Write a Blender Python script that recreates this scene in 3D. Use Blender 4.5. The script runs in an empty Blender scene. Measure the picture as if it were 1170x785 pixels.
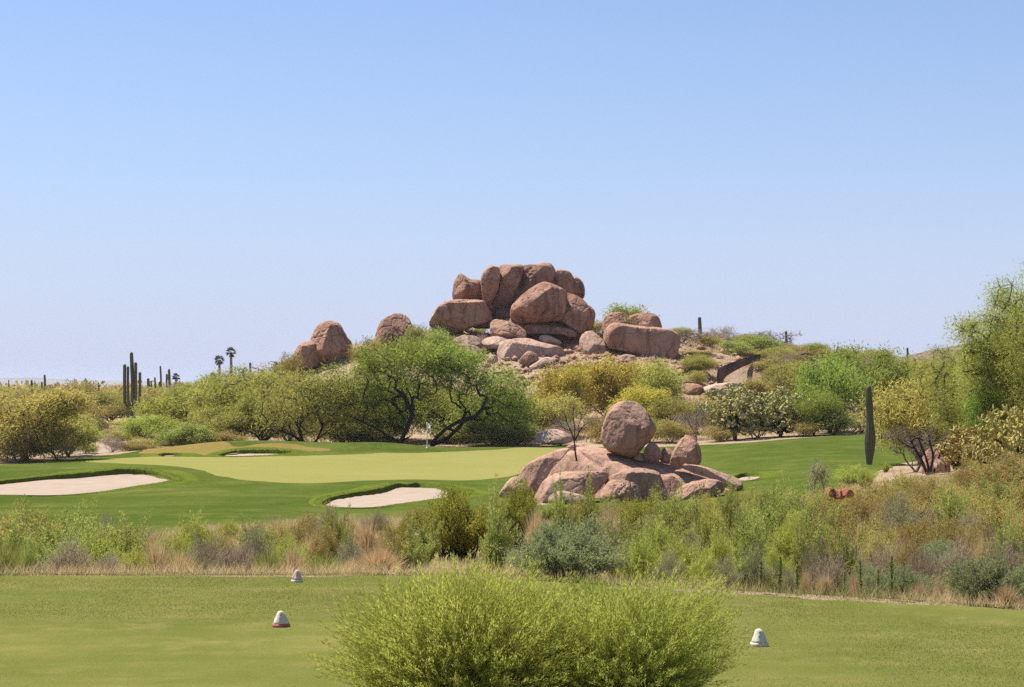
import bpy, bmesh, math
import numpy as np

R = math.radians
F, CX, HY, CZ = 2000.0, 585.0, 440.0, 2.2      # focal length in photo pixels, optical axis, horizon row, eye height (m)
S = bpy.context.scene
COL = S.collection

# ------------------------------------------------------------------ noise
def _hash(i, j, k, seed):
    n = (i * 374761393 + j * 668265263 + k * 2147483647 + seed * 144269504) & 0xffffffff
    n = ((n ^ (n >> 13)) * 1274126177) & 0xffffffff
    n = ((n ^ (n >> 16)) * 2246822519) & 0xffffffff
    return ((n ^ (n >> 15)) & 0xffff) / 65535.0

def vnoise(p, seed=0):
    p = np.asarray(p, float)
    f = np.floor(p); t = p - f; t = t * t * (3 - 2 * t)
    i, j, k = (f[:, a].astype(np.int64) for a in range(3))
    out = 0
    for a in (0, 1):
        for b in (0, 1):
            for c in (0, 1):
                w = (t[:, 0] if a else 1 - t[:, 0]) * (t[:, 1] if b else 1 - t[:, 1]) * (t[:, 2] if c else 1 - t[:, 2])
                out = out + w * _hash(i + a, j + b, k + c, seed)
    return out * 2 - 1

def fbm(p, seed=0, octv=4, gain=0.5):
    p = np.asarray(p, float); s = 0; a = 1; tot = 0
    for o in range(octv):
        s = s + a * vnoise(p * (2.03 ** o) + o * 17.3, seed + o); tot += a; a *= gain
    return s / tot

def sstep(a, b, x):
    t = np.clip((x - a) / (b - a), 0, 1)
    return t * t * (3 - 2 * t)

def unit(v):
    v = np.asarray(v, float)
    return v / np.maximum(np.linalg.norm(v, axis=-1, keepdims=True), 1e-9)

# ------------------------------------------------------------------ terrain
TC = np.array([-3500, -600, 0, 150, 300, 450, 600, 750, 870, 960, 1040, 1120, 1200, 1800, 4500.])
_rows = {
 15:  [660, 672, 672, 672, 672, 672, 672, 674, 678, 684, 690, 700, 704, 704, 700],
 20:  [660, 672, 672, 672, 672, 672, 674, 678, 684, 688, 692, 696, 698, 698, 690],
 26:  [655, 662, 662, 662, 662, 662, 662, 665, 665, 664, 664, 664, 664, 664, 660],
 35:  [640, 648, 648, 648, 647, 646, 645, 645, 643, 640, 636, 634, 632, 630, 630],
 45:  [630, 632, 632, 632, 632, 632, 630, 625, 622, 618, 614, 610, 608, 605, 605],
 55:  [616, 616, 616, 616, 616, 614, 612, 608, 604, 598, 590, 586, 584, 582, 582],
 65:  [601, 601, 601, 601, 601, 600, 598, 594, 588, 580, 570, 566, 564, 562, 562],
 75:  [589, 589, 589, 589, 589, 588, 586, 584, 576, 565, 552, 548, 546, 544, 544],
 85:  [577, 577, 577, 577, 577, 577, 576, 576, 565, 550, 535, 532, 530, 528, 528],
 95:  [564, 564, 564, 563, 563, 565, 565, 565, 552, 538, 531, 530, 525, 522, 522],
 105: [551, 551, 551, 549, 550, 554, 556, 552, 540, 530, 532, 531, 526, 522, 522],
 115: [539, 539, 539, 536, 538, 542, 544, 538, 527, 521, 525, 526, 522, 520, 520],
 125: [530, 530, 530, 526, 526, 530, 532, 526, 515, 510, 513, 516, 514, 512, 512],
 135: [524, 524, 524, 520, 519, 520, 519, 516, 506, 501, 502, 505, 505, 504, 504],
 150: [516, 516, 516, 513, 512, 511, 508, 505, 499, 493, 492, 494, 496, 496, 496],
 170: [505, 505, 505, 502, 500, 492, 485, 482, 484, 482, 480, 482, 485, 485, 485],
 184: [498, 498, 498, 494, 484, 460, 438, 438, 452, 460, 462, 466, 470, 470, 474],
 192: [494, 494, 494, 488, 466, 426, 414, 408, 430, 440, 448, 456, 462, 462, 470],
 202: [490, 490, 490, 482, 436, 404, 390, 392, 414, 430, 436, 444, 450, 450, 460],
 215: [484, 484, 484, 480, 462, 400, 372, 380, 402, 412, 420, 428, 435, 435, 450],
 240: [476, 476, 476, 472, 455, 410, 380, 386, 398, 410, 418, 425, 430, 430, 450],
 280: [466, 466, 466, 464, 455, 430, 410, 410, 412, 418, 424, 428, 432, 432, 450],
 400: [455, 455, 455, 455, 450, 445, 440, 440, 440, 440, 440, 440, 442, 442, 450],
 800: [447.5] * 15, 3000: [442.1] * 15, 9000: [441.0] * 15}
_TY = np.array(sorted(_rows), float)
_TZ = np.array([[CZ - (p - HY) / F * y for p in _rows[int(y)]] for y in _TY])
_PX = np.arange(-3500, 4501, 20.0)
_LY = np.linspace(math.log(15), math.log(9000), 640)
_tmp = np.array([np.interp(_PX, TC, r) for r in _TZ])
_GZ = np.array([np.interp(_LY, np.log(_TY), _tmp[:, c]) for c in range(len(_PX))]).T
def _blur(a, n, ax):
    for _ in range(n):
        p = np.pad(a, [(1, 1) if k == ax else (0, 0) for k in (0, 1)], mode='edge')
        a = (p[:-2] + 2 * p[1:-1] + p[2:]) / 4 if ax == 0 else (p[:, :-2] + 2 * p[:, 1:-1] + p[:, 2:]) / 4
    return a
_GZ = _blur(_blur(_GZ, 8, 0), 10, 1)

MOUNDS = [(505, 207, 5.0, 4.5, 1.5), (374, 207, 8.0, 6, 1.7), (340, 206, 5.0, 6, .9), (450, 207, 4.0, 5, .7), (270, 141, 6.4, 3.2, .85), (362, 141.5, 4.5, 2.6, .35), (440, 141, 4.2, 2.6, .62), (560, 141, 4.5, 3, .25), (95, 113.0, 6.5, 1.6, .22), (470, 101, 5, 1.6, .2)]
def tee_edge(X):
    return np.interp(X, [-60, -1, 0.0, 1.5, 5.2, 8, 60], [20.5, 20.5, 20.2, 19.2, 17.3, 16.4, 14])

def _h0(X, Y):
    px = CX + F * X / np.maximum(Y, 1.0)
    u = np.clip((px + 3500) / 20.0, 0, len(_PX) - 1.001)
    v = np.clip((np.log(np.maximum(Y, 15.01)) - _LY[0]) / (_LY[1] - _LY[0]), 0, len(_LY) - 1.001)
    i = v.astype(int); j = u.astype(int); a = v - i; b = u - j
    z = (_GZ[i, j] * (1 - a) * (1 - b) + _GZ[i + 1, j] * a * (1 - b) + _GZ[i, j + 1] * (1 - a) * b + _GZ[i + 1, j + 1] * a * b)
    for (mp, my, sx, sy, mh) in MOUNDS:
        mx = (mp - CX) / F * my
        z = z + mh * np.exp(-((X - mx) / sx) ** 2 - ((Y - my) / sy) ** 2)
    P = np.stack([X, Y, 0 * X], -1)
    rough = sstep(150, 190, Y) * (1 - sstep(400, 700, Y))
    near = sstep(22, 30, Y) * (1 - sstep(55, 66, Y))
    z = z + rough * (0.9 * fbm(P / 9.0, 5, 4)) + near * 0.16 * fbm(P / 3.0, 7, 3)
    t = sstep(0.0, 2.2, Y - tee_edge(X))
    return t * z

CUTS = []          # outlines of finer turf laid into the fairway
def h(X, Y):
    X = np.atleast_1d(np.asarray(X, float)); Y = np.atleast_1d(np.asarray(Y, float))
    return _h0(X, Y)
def hz(X, Y): return float(h(X, Y)[0])
_YS = np.exp(np.linspace(math.log(15), math.log(900), 4000))
def ground_at(px, py, ymin=15.0):
    z = h((px - CX) / F * _YS, _YS)
    row = HY + (CZ - z) / _YS * F
    ok = np.nonzero((row <= py) & (_YS >= ymin))[0]
    y = _YS[ok[0]] if len(ok) else 880.0
    return (px - CX) / F * y, y
def at(px, py, Y):
    return np.array([(px - CX) / F * Y, Y, CZ - (py - HY) / F * Y])

# ------------------------------------------------------------------ mesh helpers
def mesh_np(name, V, faces, mat, tint=None, smooth=False):
    """faces: list of (n,k) int arrays"""
    V = np.asarray(V, np.float32)
    faces = [np.asarray(f, np.int32) for f in faces if len(f)]
    me = bpy.data.meshes.new(name)
    me.vertices.add(len(V)); me.vertices.foreach_set('co', V.ravel())
    nl = sum(f.size for f in faces); nf = sum(len(f) for f in faces)
    me.loops.add(nl); me.polygons.add(nf)
    me.loops.foreach_set('vertex_index', np.concatenate([f.ravel() for f in faces]))
    tot = np.concatenate([np.full(len(f), f.shape[1], np.int32) for f in faces])
    me.polygons.foreach_set('loop_start', np.concatenate([[0], np.cumsum(tot)[:-1]]).astype(np.int32))
    me.polygons.foreach_set('loop_total', tot)
    if smooth: me.polygons.foreach_set('use_smooth', np.ones(nf, bool))
    if tint is not None:
        at_ = me.attributes.new('tint', 'FLOAT', 'FACE'); at_.data.foreach_set('value', np.asarray(tint, np.float32))
    me.update(calc_edges=True)
    if mat: me.materials.append(mat)
    return me

def link(name, me, parent=None, loc=None):
    o = bpy.data.objects.new(name, me); COL.objects.link(o)
    if parent: o.parent = parent
    if loc is not None: o.location = loc
    return o
def tag(o, label, cat, group=None):
    o['label'] = label; o['category'] = cat
    if group: o['group'] = group
    return o
def struct(o, kind='structure', label=None):
    o['kind'] = kind
    if label: o['label'] = label
    return o

def tubes(p0, p1, r0, r1, k=5):
    """one open tapered tube per edge"""
    p0 = np.asarray(p0, float); p1 = np.asarray(p1, float); r0 = np.asarray(r0, float); r1 = np.asarray(r1, float)
    d = unit(p1 - p0)
    ref = np.where(np.abs(d[:, 2:3]) < .9, [[0, 0, 1.]], [[1., 0, 0]])
    a = unit(np.cross(d, ref)); b = np.cross(d, a)
    th = np.linspace(0, 2 * math.pi, k, endpoint=False)
    ring = a[:, None] * np.cos(th)[None, :, None] + b[:, None] * np.sin(th)[None, :, None]
    V = np.concatenate([p0[:, None] + ring * r0[:, None, None], p1[:, None] + ring * r1[:, None, None]], 1)
    n = len(p0); i = np.arange(k); j = (i + 1) % k
    q = np.stack([i, j, j + k, i + k], -1)
    Fq = (np.arange(n) * 2 * k)[:, None, None] + q[None]
    return V.reshape(-1, 3), Fq.reshape(-1, 4)

def leaves(P, D, L, W, rng):
    P = np.asarray(P, float); n = len(P); D = unit(D)
    w = unit(np.cross(D, rng.normal(size=(n, 3)) * .75 + np.array([-.35, 0, .75]))) * np.broadcast_to(W, (n,))[:, None]
    L = np.broadcast_to(L, (n,))[:, None]
    V = np.stack([P - w * .25, P + D * L * .45 + w, P + D * L, P + D * L * .45 - w], 1).reshape(-1, 3)
    return V, np.arange(n * 4).reshape(n, 4)

def sweep(path, rad, k=20, ribs=0, ribd=.1, cap=True):
    """smooth tube along a path with optional ribs; hemispherical tip"""
    path = np.asarray(path, float); n = len(path)
    T = unit(np.gradient(path, axis=0))
    a = np.array([1., 0, 0]) if abs(T[0][0]) < .8 else np.array([0, 1., 0])
    th = np.linspace(0, 2 * math.pi, k, endpoint=False)
    mod = 1 + (ribd * np.abs(np.cos(th * ribs / 2)) - ribd * .5 if ribs else 0 * th)
    V = []
    for i in range(n):
        a = unit(a - T[i] * np.dot(a, T[i])); b = np.cross(T[i], a)
        V.append(path[i] + (np.cos(th)[:, None] * a + np.sin(th)[:, None] * b) * (rad[i] * mod)[:, None])
    V = np.concatenate(V)
    i = np.arange(k); j = (i + 1) % k
    Fq = np.concatenate([np.stack([i, j, j + k, i + k], -1) + r * k for r in range(n - 1)])
    Fs = [Fq]
    if cap:
        V = np.concatenate([V, path[-1:]]); c = len(V) - 1
        Fs.append(np.stack([i + (n - 1) * k, j + (n - 1) * k, np.full(k, c)], -1))
    return V, Fs

def polyline(pts, n):
    pts = np.asarray(pts, float); m = len(pts)
    if m == 2: return pts[0] + (pts[1] - pts[0]) * np.linspace(0, 1, n)[:, None]
    t = np.linspace(0, m - 1, n); out = []
    P = np.concatenate([[2 * pts[0] - pts[1]], pts, [2 * pts[-1] - pts[-2]]])
    for x in t:
        i = min(int(x), m - 2); f = x - i; a, b, c, d = P[i], P[i + 1], P[i + 2], P[i + 3]
        out.append(.5 * (2 * b + (c - a) * f + (2 * a - 5 * b + 4 * c - d) * f * f + (3 * b - a - 3 * c + d) * f ** 3))
    return np.array(out)

# ------------------------------------------------------------------ materials
class NT:
    def __init__(s, name):
        s.m = bpy.data.materials.new(name); s.m.use_nodes = True
        s.t = s.m.node_tree; s.t.nodes.clear()
        s.out = s.n('ShaderNodeOutputMaterial')
    def n(s, typ, **kw):
        nd = s.t.nodes.new(typ)
        for k, v in kw.items():
            if hasattr(nd, k): setattr(nd, k, v)
        return nd
    def l(s, a, b): s.t.links.new(a, b)
    def noise(s, vec, scale, detail=5, rough=.6, dist=0.0):
        x = s.n('ShaderNodeTexNoise'); x.inputs['Scale'].default_value = scale; x.inputs['Detail'].default_value = detail
        x.inputs['Roughness'].default_value = rough; x.inputs['Distortion'].default_value = dist
        if vec is not None: s.l(vec, x.inputs['Vector'])
        return x.outputs['Fac']
    def ramp(s, fac, stops):
        r = s.n('ShaderNodeValToRGB'); e = r.color_ramp.elements
        while len(e) < len(stops): e.new(.5)
        for el, (p, c) in zip(e, stops):
            el.position = p; el.color = (*c, 1) if len(c) == 3 else c
        s.l(fac, r.inputs['Fac']); return r.outputs['Color']
    def mix(s, fac, a, b, mode='MIX'):
        x = s.n('ShaderNodeMix'); x.data_type = 'RGBA'; x.blend_type = mode
        if isinstance(fac, (int, float)): x.inputs['Factor'].default_value = fac
        else: s.l(fac, x.inputs['Factor'])
        for v, nm in ((a, 6), (b, 7)):
            if isinstance(v, tuple): x.inputs[nm].default_value = (*v, 1)
            else: s.l(v, x.inputs[nm])
        return x.outputs[2]
    def math(s, op, a, b=0.0):
        x = s.n('ShaderNodeMath', operation=op)
        for v, i in ((a, 0), (b, 1)):
            if isinstance(v, (int, float)): x.inputs[i].default_value = v
            else: s.l(v, x.inputs[i])
        return x.outputs[0]
    def pos(s): return s.n('ShaderNodeNewGeometry').outputs['Position']
    def scaled(s, vec, sc):
        x = s.n('ShaderNodeMapping'); x.inputs['Scale'].default_value = sc; s.l(vec, x.inputs['Vector']); return x.outputs['Vector']
    def finish(s, col, rough=.9, bump=None, bstr=.3, bdist=.05, spec=.2):
        p = s.n('ShaderNodeBsdfPrincipled')
        if isinstance(col, tuple): p.inputs['Base Color'].default_value = (*col, 1)
        else: s.l(col, p.inputs['Base Color'])
        p.inputs['Roughness'].default_value = rough
        p.inputs['Specular IOR Level'].default_value = spec
        if bump is not None:
            b = s.n('ShaderNodeBump'); b.inputs['Strength'].default_value = bstr; b.inputs['Distance'].default_value = bdist
            s.l(bump, b.inputs['Height']); s.l(b.outputs['Normal'], p.inputs['Normal'])
        s.l(p.outputs[0], s.out.inputs['Surface']); return s.m

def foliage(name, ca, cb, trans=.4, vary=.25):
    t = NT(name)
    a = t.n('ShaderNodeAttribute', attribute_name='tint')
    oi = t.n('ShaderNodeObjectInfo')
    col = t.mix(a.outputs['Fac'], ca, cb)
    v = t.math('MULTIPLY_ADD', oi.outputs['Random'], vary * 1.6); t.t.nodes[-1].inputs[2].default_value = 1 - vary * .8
    hs = t.n('ShaderNodeHueSaturation'); t.l(col, hs.inputs['Color']); t.l(v, hs.inputs['Value'])
    hue = t.math('MULTIPLY_ADD', oi.outputs['Random'], .03); t.t.nodes[-1].inputs[2].default_value = .485
    t.l(hue, hs.inputs['Hue'])
    d = t.n('ShaderNodeBsdfDiffuse'); tr = t.n('ShaderNodeBsdfTranslucent'); mx = t.n('ShaderNodeMixShader')
    t.l(hs.outputs[0], d.inputs[0]); t.l(hs.outputs[0], tr.inputs[0]); mx.inputs[0].default_value = trans
    t.l(d.outputs[0], mx.inputs[1]); t.l(tr.outputs[0], mx.inputs[2]); t.l(mx.outputs[0], t.out.inputs['Surface'])
    return t.m

def rock_mat(name, ca, cb, dark, pale, sc=1.0):
    t = NT(name); p = t.pos()
    big = t.noise(p, .35 * sc, 4, .55); mid = t.noise(p, 1.6 * sc, 6, .65, .4); fine = t.noise(p, 9 * sc, 5, .7)
    streak = t.noise(t.scaled(p, (1.1 * sc, 1.1 * sc, .22 * sc)), 1.3, 5, .65, .3)
    c = t.mix(t.ramp(mid, [(.3, (0, 0, 0)), (.72, (1, 1, 1))]), ca, cb)
    c = t.mix(t.ramp(streak, [(.50, (0, 0, 0)), (.66, (.85, .85, .85))]), c, dark)
    c = t.mix(t.ramp(big, [(.50, (0, 0, 0)), (.75, (.6, .6, .6))]), c, pale)
    c = t.mix(t.ramp(fine, [(.30, (.5, .5, .5)), (.44, (0, 0, 0))]), c, dark)
    c = t.mix(t.ramp(t.noise(p, .16 * sc, 5, .6, .6), [(.50, (0, 0, 0)), (.66, (.55, .55, .55))]), c, dark)
    vor = t.n('ShaderNodeTexVoronoi', feature='DISTANCE_TO_EDGE'); vor.inputs['Scale'].default_value = .42 * sc
    wv = t.n('ShaderNodeVectorMath', operation='ADD'); nn = t.n('ShaderNodeTexNoise'); nn.inputs['Scale'].default_value = .9 * sc; nn.inputs['Detail'].default_value = 4
    t.l(p, nn.inputs['Vector']); t.l(p, wv.inputs[0]); t.l(nn.outputs['Color'], wv.inputs[1]); t.l(wv.outputs[0], vor.inputs['Vector'])
    crack = t.ramp(vor.outputs[0], [(0.0, (0, 0, 0)), (.022, (1, 1, 1))])
    hgt = t.math('ADD', t.math('MULTIPLY', mid, .7), t.math('MULTIPLY', fine, .35))
    hgt = t.math('ADD', hgt, t.math('MULTIPLY', crack, .25))
    c = t.mix(t.ramp(crack, [(0.0, (.8, .8, .8)), (.6, (0, 0, 0))]), c, dark)
    return t.finish(c, .92, hgt, .8, .16 / sc, .12)

def turf(name, ca, cb, cc, patch=.25, fine=40., stripe=None, bump=.02):
    t = NT(name); p = t.pos()
    a = t.noise(p, patch, 4, .6); b = t.noise(p, patch * 5, 5, .65); f = t.noise(p, fine, 4, .8)
    c = t.mix(t.ramp(a, [(.35, (0, 0, 0)), (.65, (1, 1, 1))]), ca, cb)
    c = t.mix(t.ramp(b, [(.45, (0, 0, 0)), (.75, (.7, .7, .7))]), c, cc)
    if stripe:
        st = t.noise(t.scaled(p, stripe), 1.0, 4, .6)
        c = t.mix(t.ramp(st, [(.4, (0, 0, 0)), (.6, (.6, .6, .6))]), c, ca)
    m = t.ramp(f, [(.25, (.72, .72, .72)), (.75, (1.2, 1.2, 1.2))])
    c = t.mix(1.0, c, m, 'MULTIPLY')
    return t.finish(c, 1.0, f, .6, bump, 0.0)

def bark(name, ca, cb, sc=6.0):
    t = NT(name); p = t.pos()
    a = t.noise(p, sc, 5, .7)
    return t.finish(t.mix(t.ramp(a, [(.35, (0, 0, 0)), (.65, (1, 1, 1))]), ca, cb), .95, a, .5, .03, .1)

M = {}
M['rock'] = rock_mat('granite_pink', (.335, .182, .118), (.42, .25, .17), (.125, .063, .042), (.51, .345, .25), .8)
M['rock_front'] = rock_mat('granite_front', (.355, .205, .138), (.42, .262, .182), (.165, .09, .06), (.53, .375, .28), 1.7)
M['rock_pale'] = rock_mat('granite_pale', (.42, .275, .195), (.49, .345, .26), (.22, .13, .09), (.56, .43, .34), 1.1)
M['rock_red'] = rock_mat('red_rock', (.34, .12, .06), (.40, .17, .09), (.12, .04, .025), (.45, .25, .16), 4)
M['sage'] = foliage('sage_leaf', (0.23, 0.259, 0.115), (0.345, 0.38, 0.178), 0.4)
M['broom'] = foliage('broom_leaf', (.27,.32,.055), (.53,.545,.12), 0.5, .06)
M['broomstem'] = bark('broom_stem', (.14, .15, .05), (.27, .28, .10), 20)
M['creosote'] = foliage('creosote_leaf', (0.2, 0.2, 0.031), (0.338, 0.306, 0.05), 0.45)
M['olive'] = foliage('olive_leaf', (.30,.25,.07), (.49,.40,.13), 0.45)
M['weed'] = foliage('weed_leaf', (.235,.28,.06), (.42,.435,.12), 0.5)
M['palo'] = foliage('paloverde_leaf', (.29,.29,.065), (.49,.45,.11), 0.5, .18)
M['palogreen'] = foliage('paloverde_green_leaf', (.27,.30,.06), (.48,.475,.105), 0.5, .15)
M['paloyellow'] = foliage('paloverde_flower', (.37,.31,.06), (.66,.55,.10), 0.5, .18)
M['mesquite'] = foliage('mesquite_leaf', (.205,.275,.05), (.40,.465,.09), 0.5, .15)
M['straw'] = foliage('straw', (.52,.38,.18), (.68,.53,.28), .35, .12)
M['drygrass'] = foliage('dry_grass', (.45,.32,.16), (.64,.48,.27), .35, .2)
M['greygreen'] = foliage('greygreen_leaf', (0.241, 0.236, 0.121), (0.38, 0.351, 0.196), 0.4)
M['palodull'] = foliage('paloverde_dull', (.33,.28,.08), (.58,.47,.13), 0.5, .15)
M['dead'] = foliage('dead_twig', (.30,.225,.15), (.47,.37,.265), 0.3)
M['twig'] = bark('twig_brown', (.10, .065, .045), (.19, .135, .095), 14)
M['bark_dark'] = bark('bark_dark', (.022, .016, .013), (.06, .045, .035))
M['bark_green'] = bark('bark_paloverde', (.085, .08, .035), (.13, .115, .05))
M['bark_grey'] = bark('bark_grey', (.15, .12, .10), (.24, .195, .16))
M['cholla'] = foliage('cholla_joint', (0.276, 0.27, 0.098), (0.483, 0.437, 0.178), .0, .12)
M['chollayellow'] = foliage('cholla_yellow', (.29,.25,.075), (.50,.42,.14), .0, .12)
def cactus():
    t = NT('saguaro_skin'); a = t.n('ShaderNodeAttribute', attribute_name='tint')
    p = t.pos(); n = t.noise(p, 3, 4, .6)
    c = t.mix(t.ramp(n, [(.3, (0, 0, 0)), (.7, (1, 1, 1))]), (.060, .062, .032), (.090, .085, .046))
    c = t.mix(a.outputs['Fac'], c, (.22, .20, .125))
    return t.finish(c, .8, n, .2, .03, .2)
M['saguaro'] = cactus()
t = NT('rust_steel'); p = t.pos(); n_ = t.noise(t.scaled(p, (1, 1, .3)), 1.2, 6, .7)
M['rust'] = t.finish(t.ramp(n_, [(.3, (.09, .036, .025)), (.7, (.21, .085, .055))]), .8, n_, .3, .03)
t = NT('bunker_sand'); p = t.pos(); n_ = t.noise(p, 1.2, 6, .65); w_ = t.noise(t.scaled(p, (1, .35, 1)), 5, 3, .6)
M['sand'] = t.finish(t.ramp(n_, [(.3, (.285, .22, .165)), (.7, (.35, .278, .215))]), .95, t.math('ADD', n_, t.math('MULTIPLY', w_, .5)), .5, .08, .05)
M['turf_tee'] = turf('tee_turf', (.118, .132, .03), (.175, .170, .048), (.24, .20, .078), .45, 55, (.25, 1.6, 1))
M['turf_fairway'] = turf('fairway_turf', (.052, .078, .012), (.088, .108, .020), (.150, .148, .045), .09, 3, (.05, .20, 1), .03)
M['turf_lip'] = turf('lip_turf', (.085, .115, .013), (.125, .145, .024), (.055, .085, .008), .5, 14, None, .05)
M['turf_dry'] = turf('dry_turf', (.19, .140, .04), (.22, .155, .05), (.13, .135, .035), .3, 6, None, .03)
M['turf_green'] = turf('green_turf', (.205, .197, .058), (.225, .210, .066), (.245, .222, .075), .08, 12, (.04, .12, 1), .006)
def desert():
    t = NT('desert_soil'); p = t.pos()
    a = t.noise(p, .22, 5, .6); b = t.noise(p, 1.6, 6, .7); f = t.noise(p, 9, 4, .75)
    c = t.mix(t.ramp(a, [(.35, (0, 0, 0)), (.65, (1, 1, 1))]), (.315, .225, .145), (.395, .30, .205))
    c = t.mix(t.ramp(b, [(.46, (0, 0, 0)), (.66, (.85, .85, .85))]), c, (.25, .17, .09))
    c = t.mix(t.ramp(f, [(.30, (.7, .7, .7)), (.42, (0, 0, 0))]), c, (.17, .11, .075))
    return t.finish(c, .95, t.math('ADD', b, f), .8, .12, .05)
M['desert'] = desert()
def solid(name, c, rough=.6, spec=.3, sc=30.):
    t = NT(name); n = t.noise(t.pos(), sc, 4, .6)
    lo = tuple(x * .82 for x in c); hi = tuple(min(1, x * 1.1) for x in c)
    return t.finish(t.ramp(n, [(.3, lo), (.7, hi)]), rough, n, .15, .01, spec)
M['white'] = solid('white_cloth', (.80, .80, .82), .8)
M['flagcloth'] = foliage('flag_cloth', (.86, .86, .88), (.86, .86, .88), .5, 0)
M['pole'] = solid('pole_paint', (.80, .77, .66), .5)
M['marker_white'] = solid('marker_white', (.62, .55, .44), .9, .1, 45)
M['marker_pink'] = solid('marker_pink', (.62, .44, .35), .9, .1, 45)
M['marker_red'] = solid('marker_red', (.46, .13, .115), .8, .2, 60)
M['marker_dark'] = solid('marker_dark', (.16, .13, .11), .8, .2, 60)
M['farhill'] = rock_mat('far_hill_rock', (.17, .115, .10), (.22, .15, .125), (.09, .06, .055), (.26, .19, .16), .12)
M['mountain'] = solid('mountain_rock', (.20, .17, .15), .95, .05, .004)
M['bankgrass'] = foliage('bank_grass', (.29,.285,.10), (.60,.47,.25), 0.4, 0)
M['palmleaf'] = foliage('palm_leaf', (.055, .075, .028), (.12, .13, .06), .2)

# ------------------------------------------------------------------ polygons on the terrain
def inside(P, poly):
    x, y = P[:, 0], P[:, 1]; n = len(poly); c = np.zeros(len(P), bool)
    for i in range(n):
        x0, y0 = poly[i]; x1, y1 = poly[(i + 1) % n]
        if y0 == y1: continue
        cond = ((y0 > y) != (y1 > y)) & (x < (x1 - x0) * (y - y0) / (y1 - y0) + x0)
        c ^= cond
    return c
def nearest(P, poly):
    best = np.full(len(P), 1e18); Q = np.zeros((len(P), 2))
    n = len(poly)
    for i in range(n):
        a = poly[i]; b = poly[(i + 1) % n]; ab = b - a; L = ab @ ab
        if L < 1e-12: continue
        t = np.clip(((P - a) @ ab) / L, 0, 1); q = a + t[:, None] * ab
        d = ((P - q) ** 2).sum(1); m = d < best; best[m] = d[m]; Q[m] = q[m]
    return np.sqrt(best), Q
def closed(pts, n=160):
    pts = np.asarray(pts, float); m = len(pts); out = []
    for x in np.linspace(0, m, n, endpoint=False):
        i = int(x) % m; f = x - int(x); a, b, c, d = pts[i - 1], pts[i], pts[(i + 1) % m], pts[(i + 2) % m]
        out.append(.5 * (2 * b + (c - a) * f + (2 * a - 5 * b + 4 * c - d) * f * f + (3 * b - a - 3 * c + d) * f ** 3))
    return np.array(out)
def sheet(name, poly, step, mat, zfun, tuck=.05):
    lo = poly.min(0) - step; hi = poly.max(0) + step
    nx = int((hi[0] - lo[0]) / step) + 2; ny = int((hi[1] - lo[1]) / step) + 2
    gx, gy = np.meshgrid(lo[0] + np.arange(nx) * step, lo[1] + np.arange(ny) * step)
    P = np.stack([gx.ravel(), gy.ravel()], -1); ins = inside(P, poly).reshape(ny, nx)
    any_ = ins[:-1, :-1] | ins[1:, :-1] | ins[:-1, 1:] | ins[1:, 1:]
    idx = np.arange(nx * ny).reshape(ny, nx)
    f = np.stack([idx[:-1, :-1], idx[:-1, 1:], idx[1:, 1:], idx[1:, :-1]], -1)[any_]
    used = np.unique(f); rem = np.full(nx * ny, -1); rem[used] = np.arange(len(used))
    P = P[used]; out = ~ins.ravel()[used]
    if out.any():
        _, q = nearest(P[out], poly); P[out] = q
    Z = zfun(P[:, 0], P[:, 1])
    Z[out] -= tuck
    return np.column_stack([P, Z]), rem[f]

def g_poly(pts, n=160, ymin=60):
    return closed([ground_at(x, y, ymin) for x, y in pts], n)

# bunkers (outline rows and columns of the photo brought down onto the terrain)
bunkers = [
 dict(pts=[(-60, 566), (-30, 555), (0, 551), (60, 545), (120, 540), (150, 538), (178, 541), (196, 547), (190, 551), (150, 557), (110, 563), (60, 566.5), (0, 566)], depth=.17, lip=.09),
 dict(pts=[(368, 575), (385, 568), (420, 562), (455, 554), (478, 553.5), (508, 557), (532, 563), (510, 569), (460, 576), (420, 580.5), (380, 579.5)], depth=.17, lip=.09),
 dict(pts=[(250, 521.0), (262, 518.6), (280, 517.3), (310, 517.2), (335, 518.3), (322, 520.2), (290, 521.3), (265, 521.8)], depth=.03, lip=.20),
 dict(pts=[(181, 521.2), (188, 520.2), (200, 519.9), (209, 520.6), (200, 521.6), (190, 521.9)], depth=.03, lip=.14),
 dict(pts=[(838, 549), (845, 544), (858, 542.5), (872, 543.2), (868, 546.5), (855, 549.5)], depth=.08, lip=.12),
]
for b in bunkers:
    b['poly'] = g_poly(b['pts'], 140)
    b['y0'] = b['poly'][:, 1].min(); b['y1'] = b['poly'][:, 1].max()
def b_depth(b, Y):
    return b['depth'] * np.clip((Y - b['y0']) / (b['y1'] - b['y0']), 0, 1) ** .7 + .02
def h_cut(X, Y, extra=.12, grow=.35):
    """terrain with the bunkers dug out"""
    z = h(X, Y)
    P = np.column_stack([X, Y])
    for b in bunkers:
        lo = b['poly'].min(0) - 1; hi = b['poly'].max(0) + 1
        m = np.nonzero((P[:, 0] > lo[0]) & (P[:, 0] < hi[0]) & (P[:, 1] > lo[1]) & (P[:, 1] < hi[1]))[0]
        if not len(m): continue
        d, _ = nearest(P[m], b['poly']); ins = inside(P[m], b['poly'])
        k = m[ins | (d < grow)]
        z[k] -= b_depth(b, Y[k]) + extra
    for poly in CUTS:
        lo = poly.min(0); hi = poly.max(0)
        m = np.nonzero((P[:, 0] > lo[0]) & (P[:, 0] < hi[0]) & (P[:, 1] > lo[1]) & (P[:, 1] < hi[1]))[0]
        if not len(m): continue
        d, _ = nearest(P[m], poly); z[m[inside(P[m], poly) & (d > .7)]] -= .07
    return z

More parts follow.
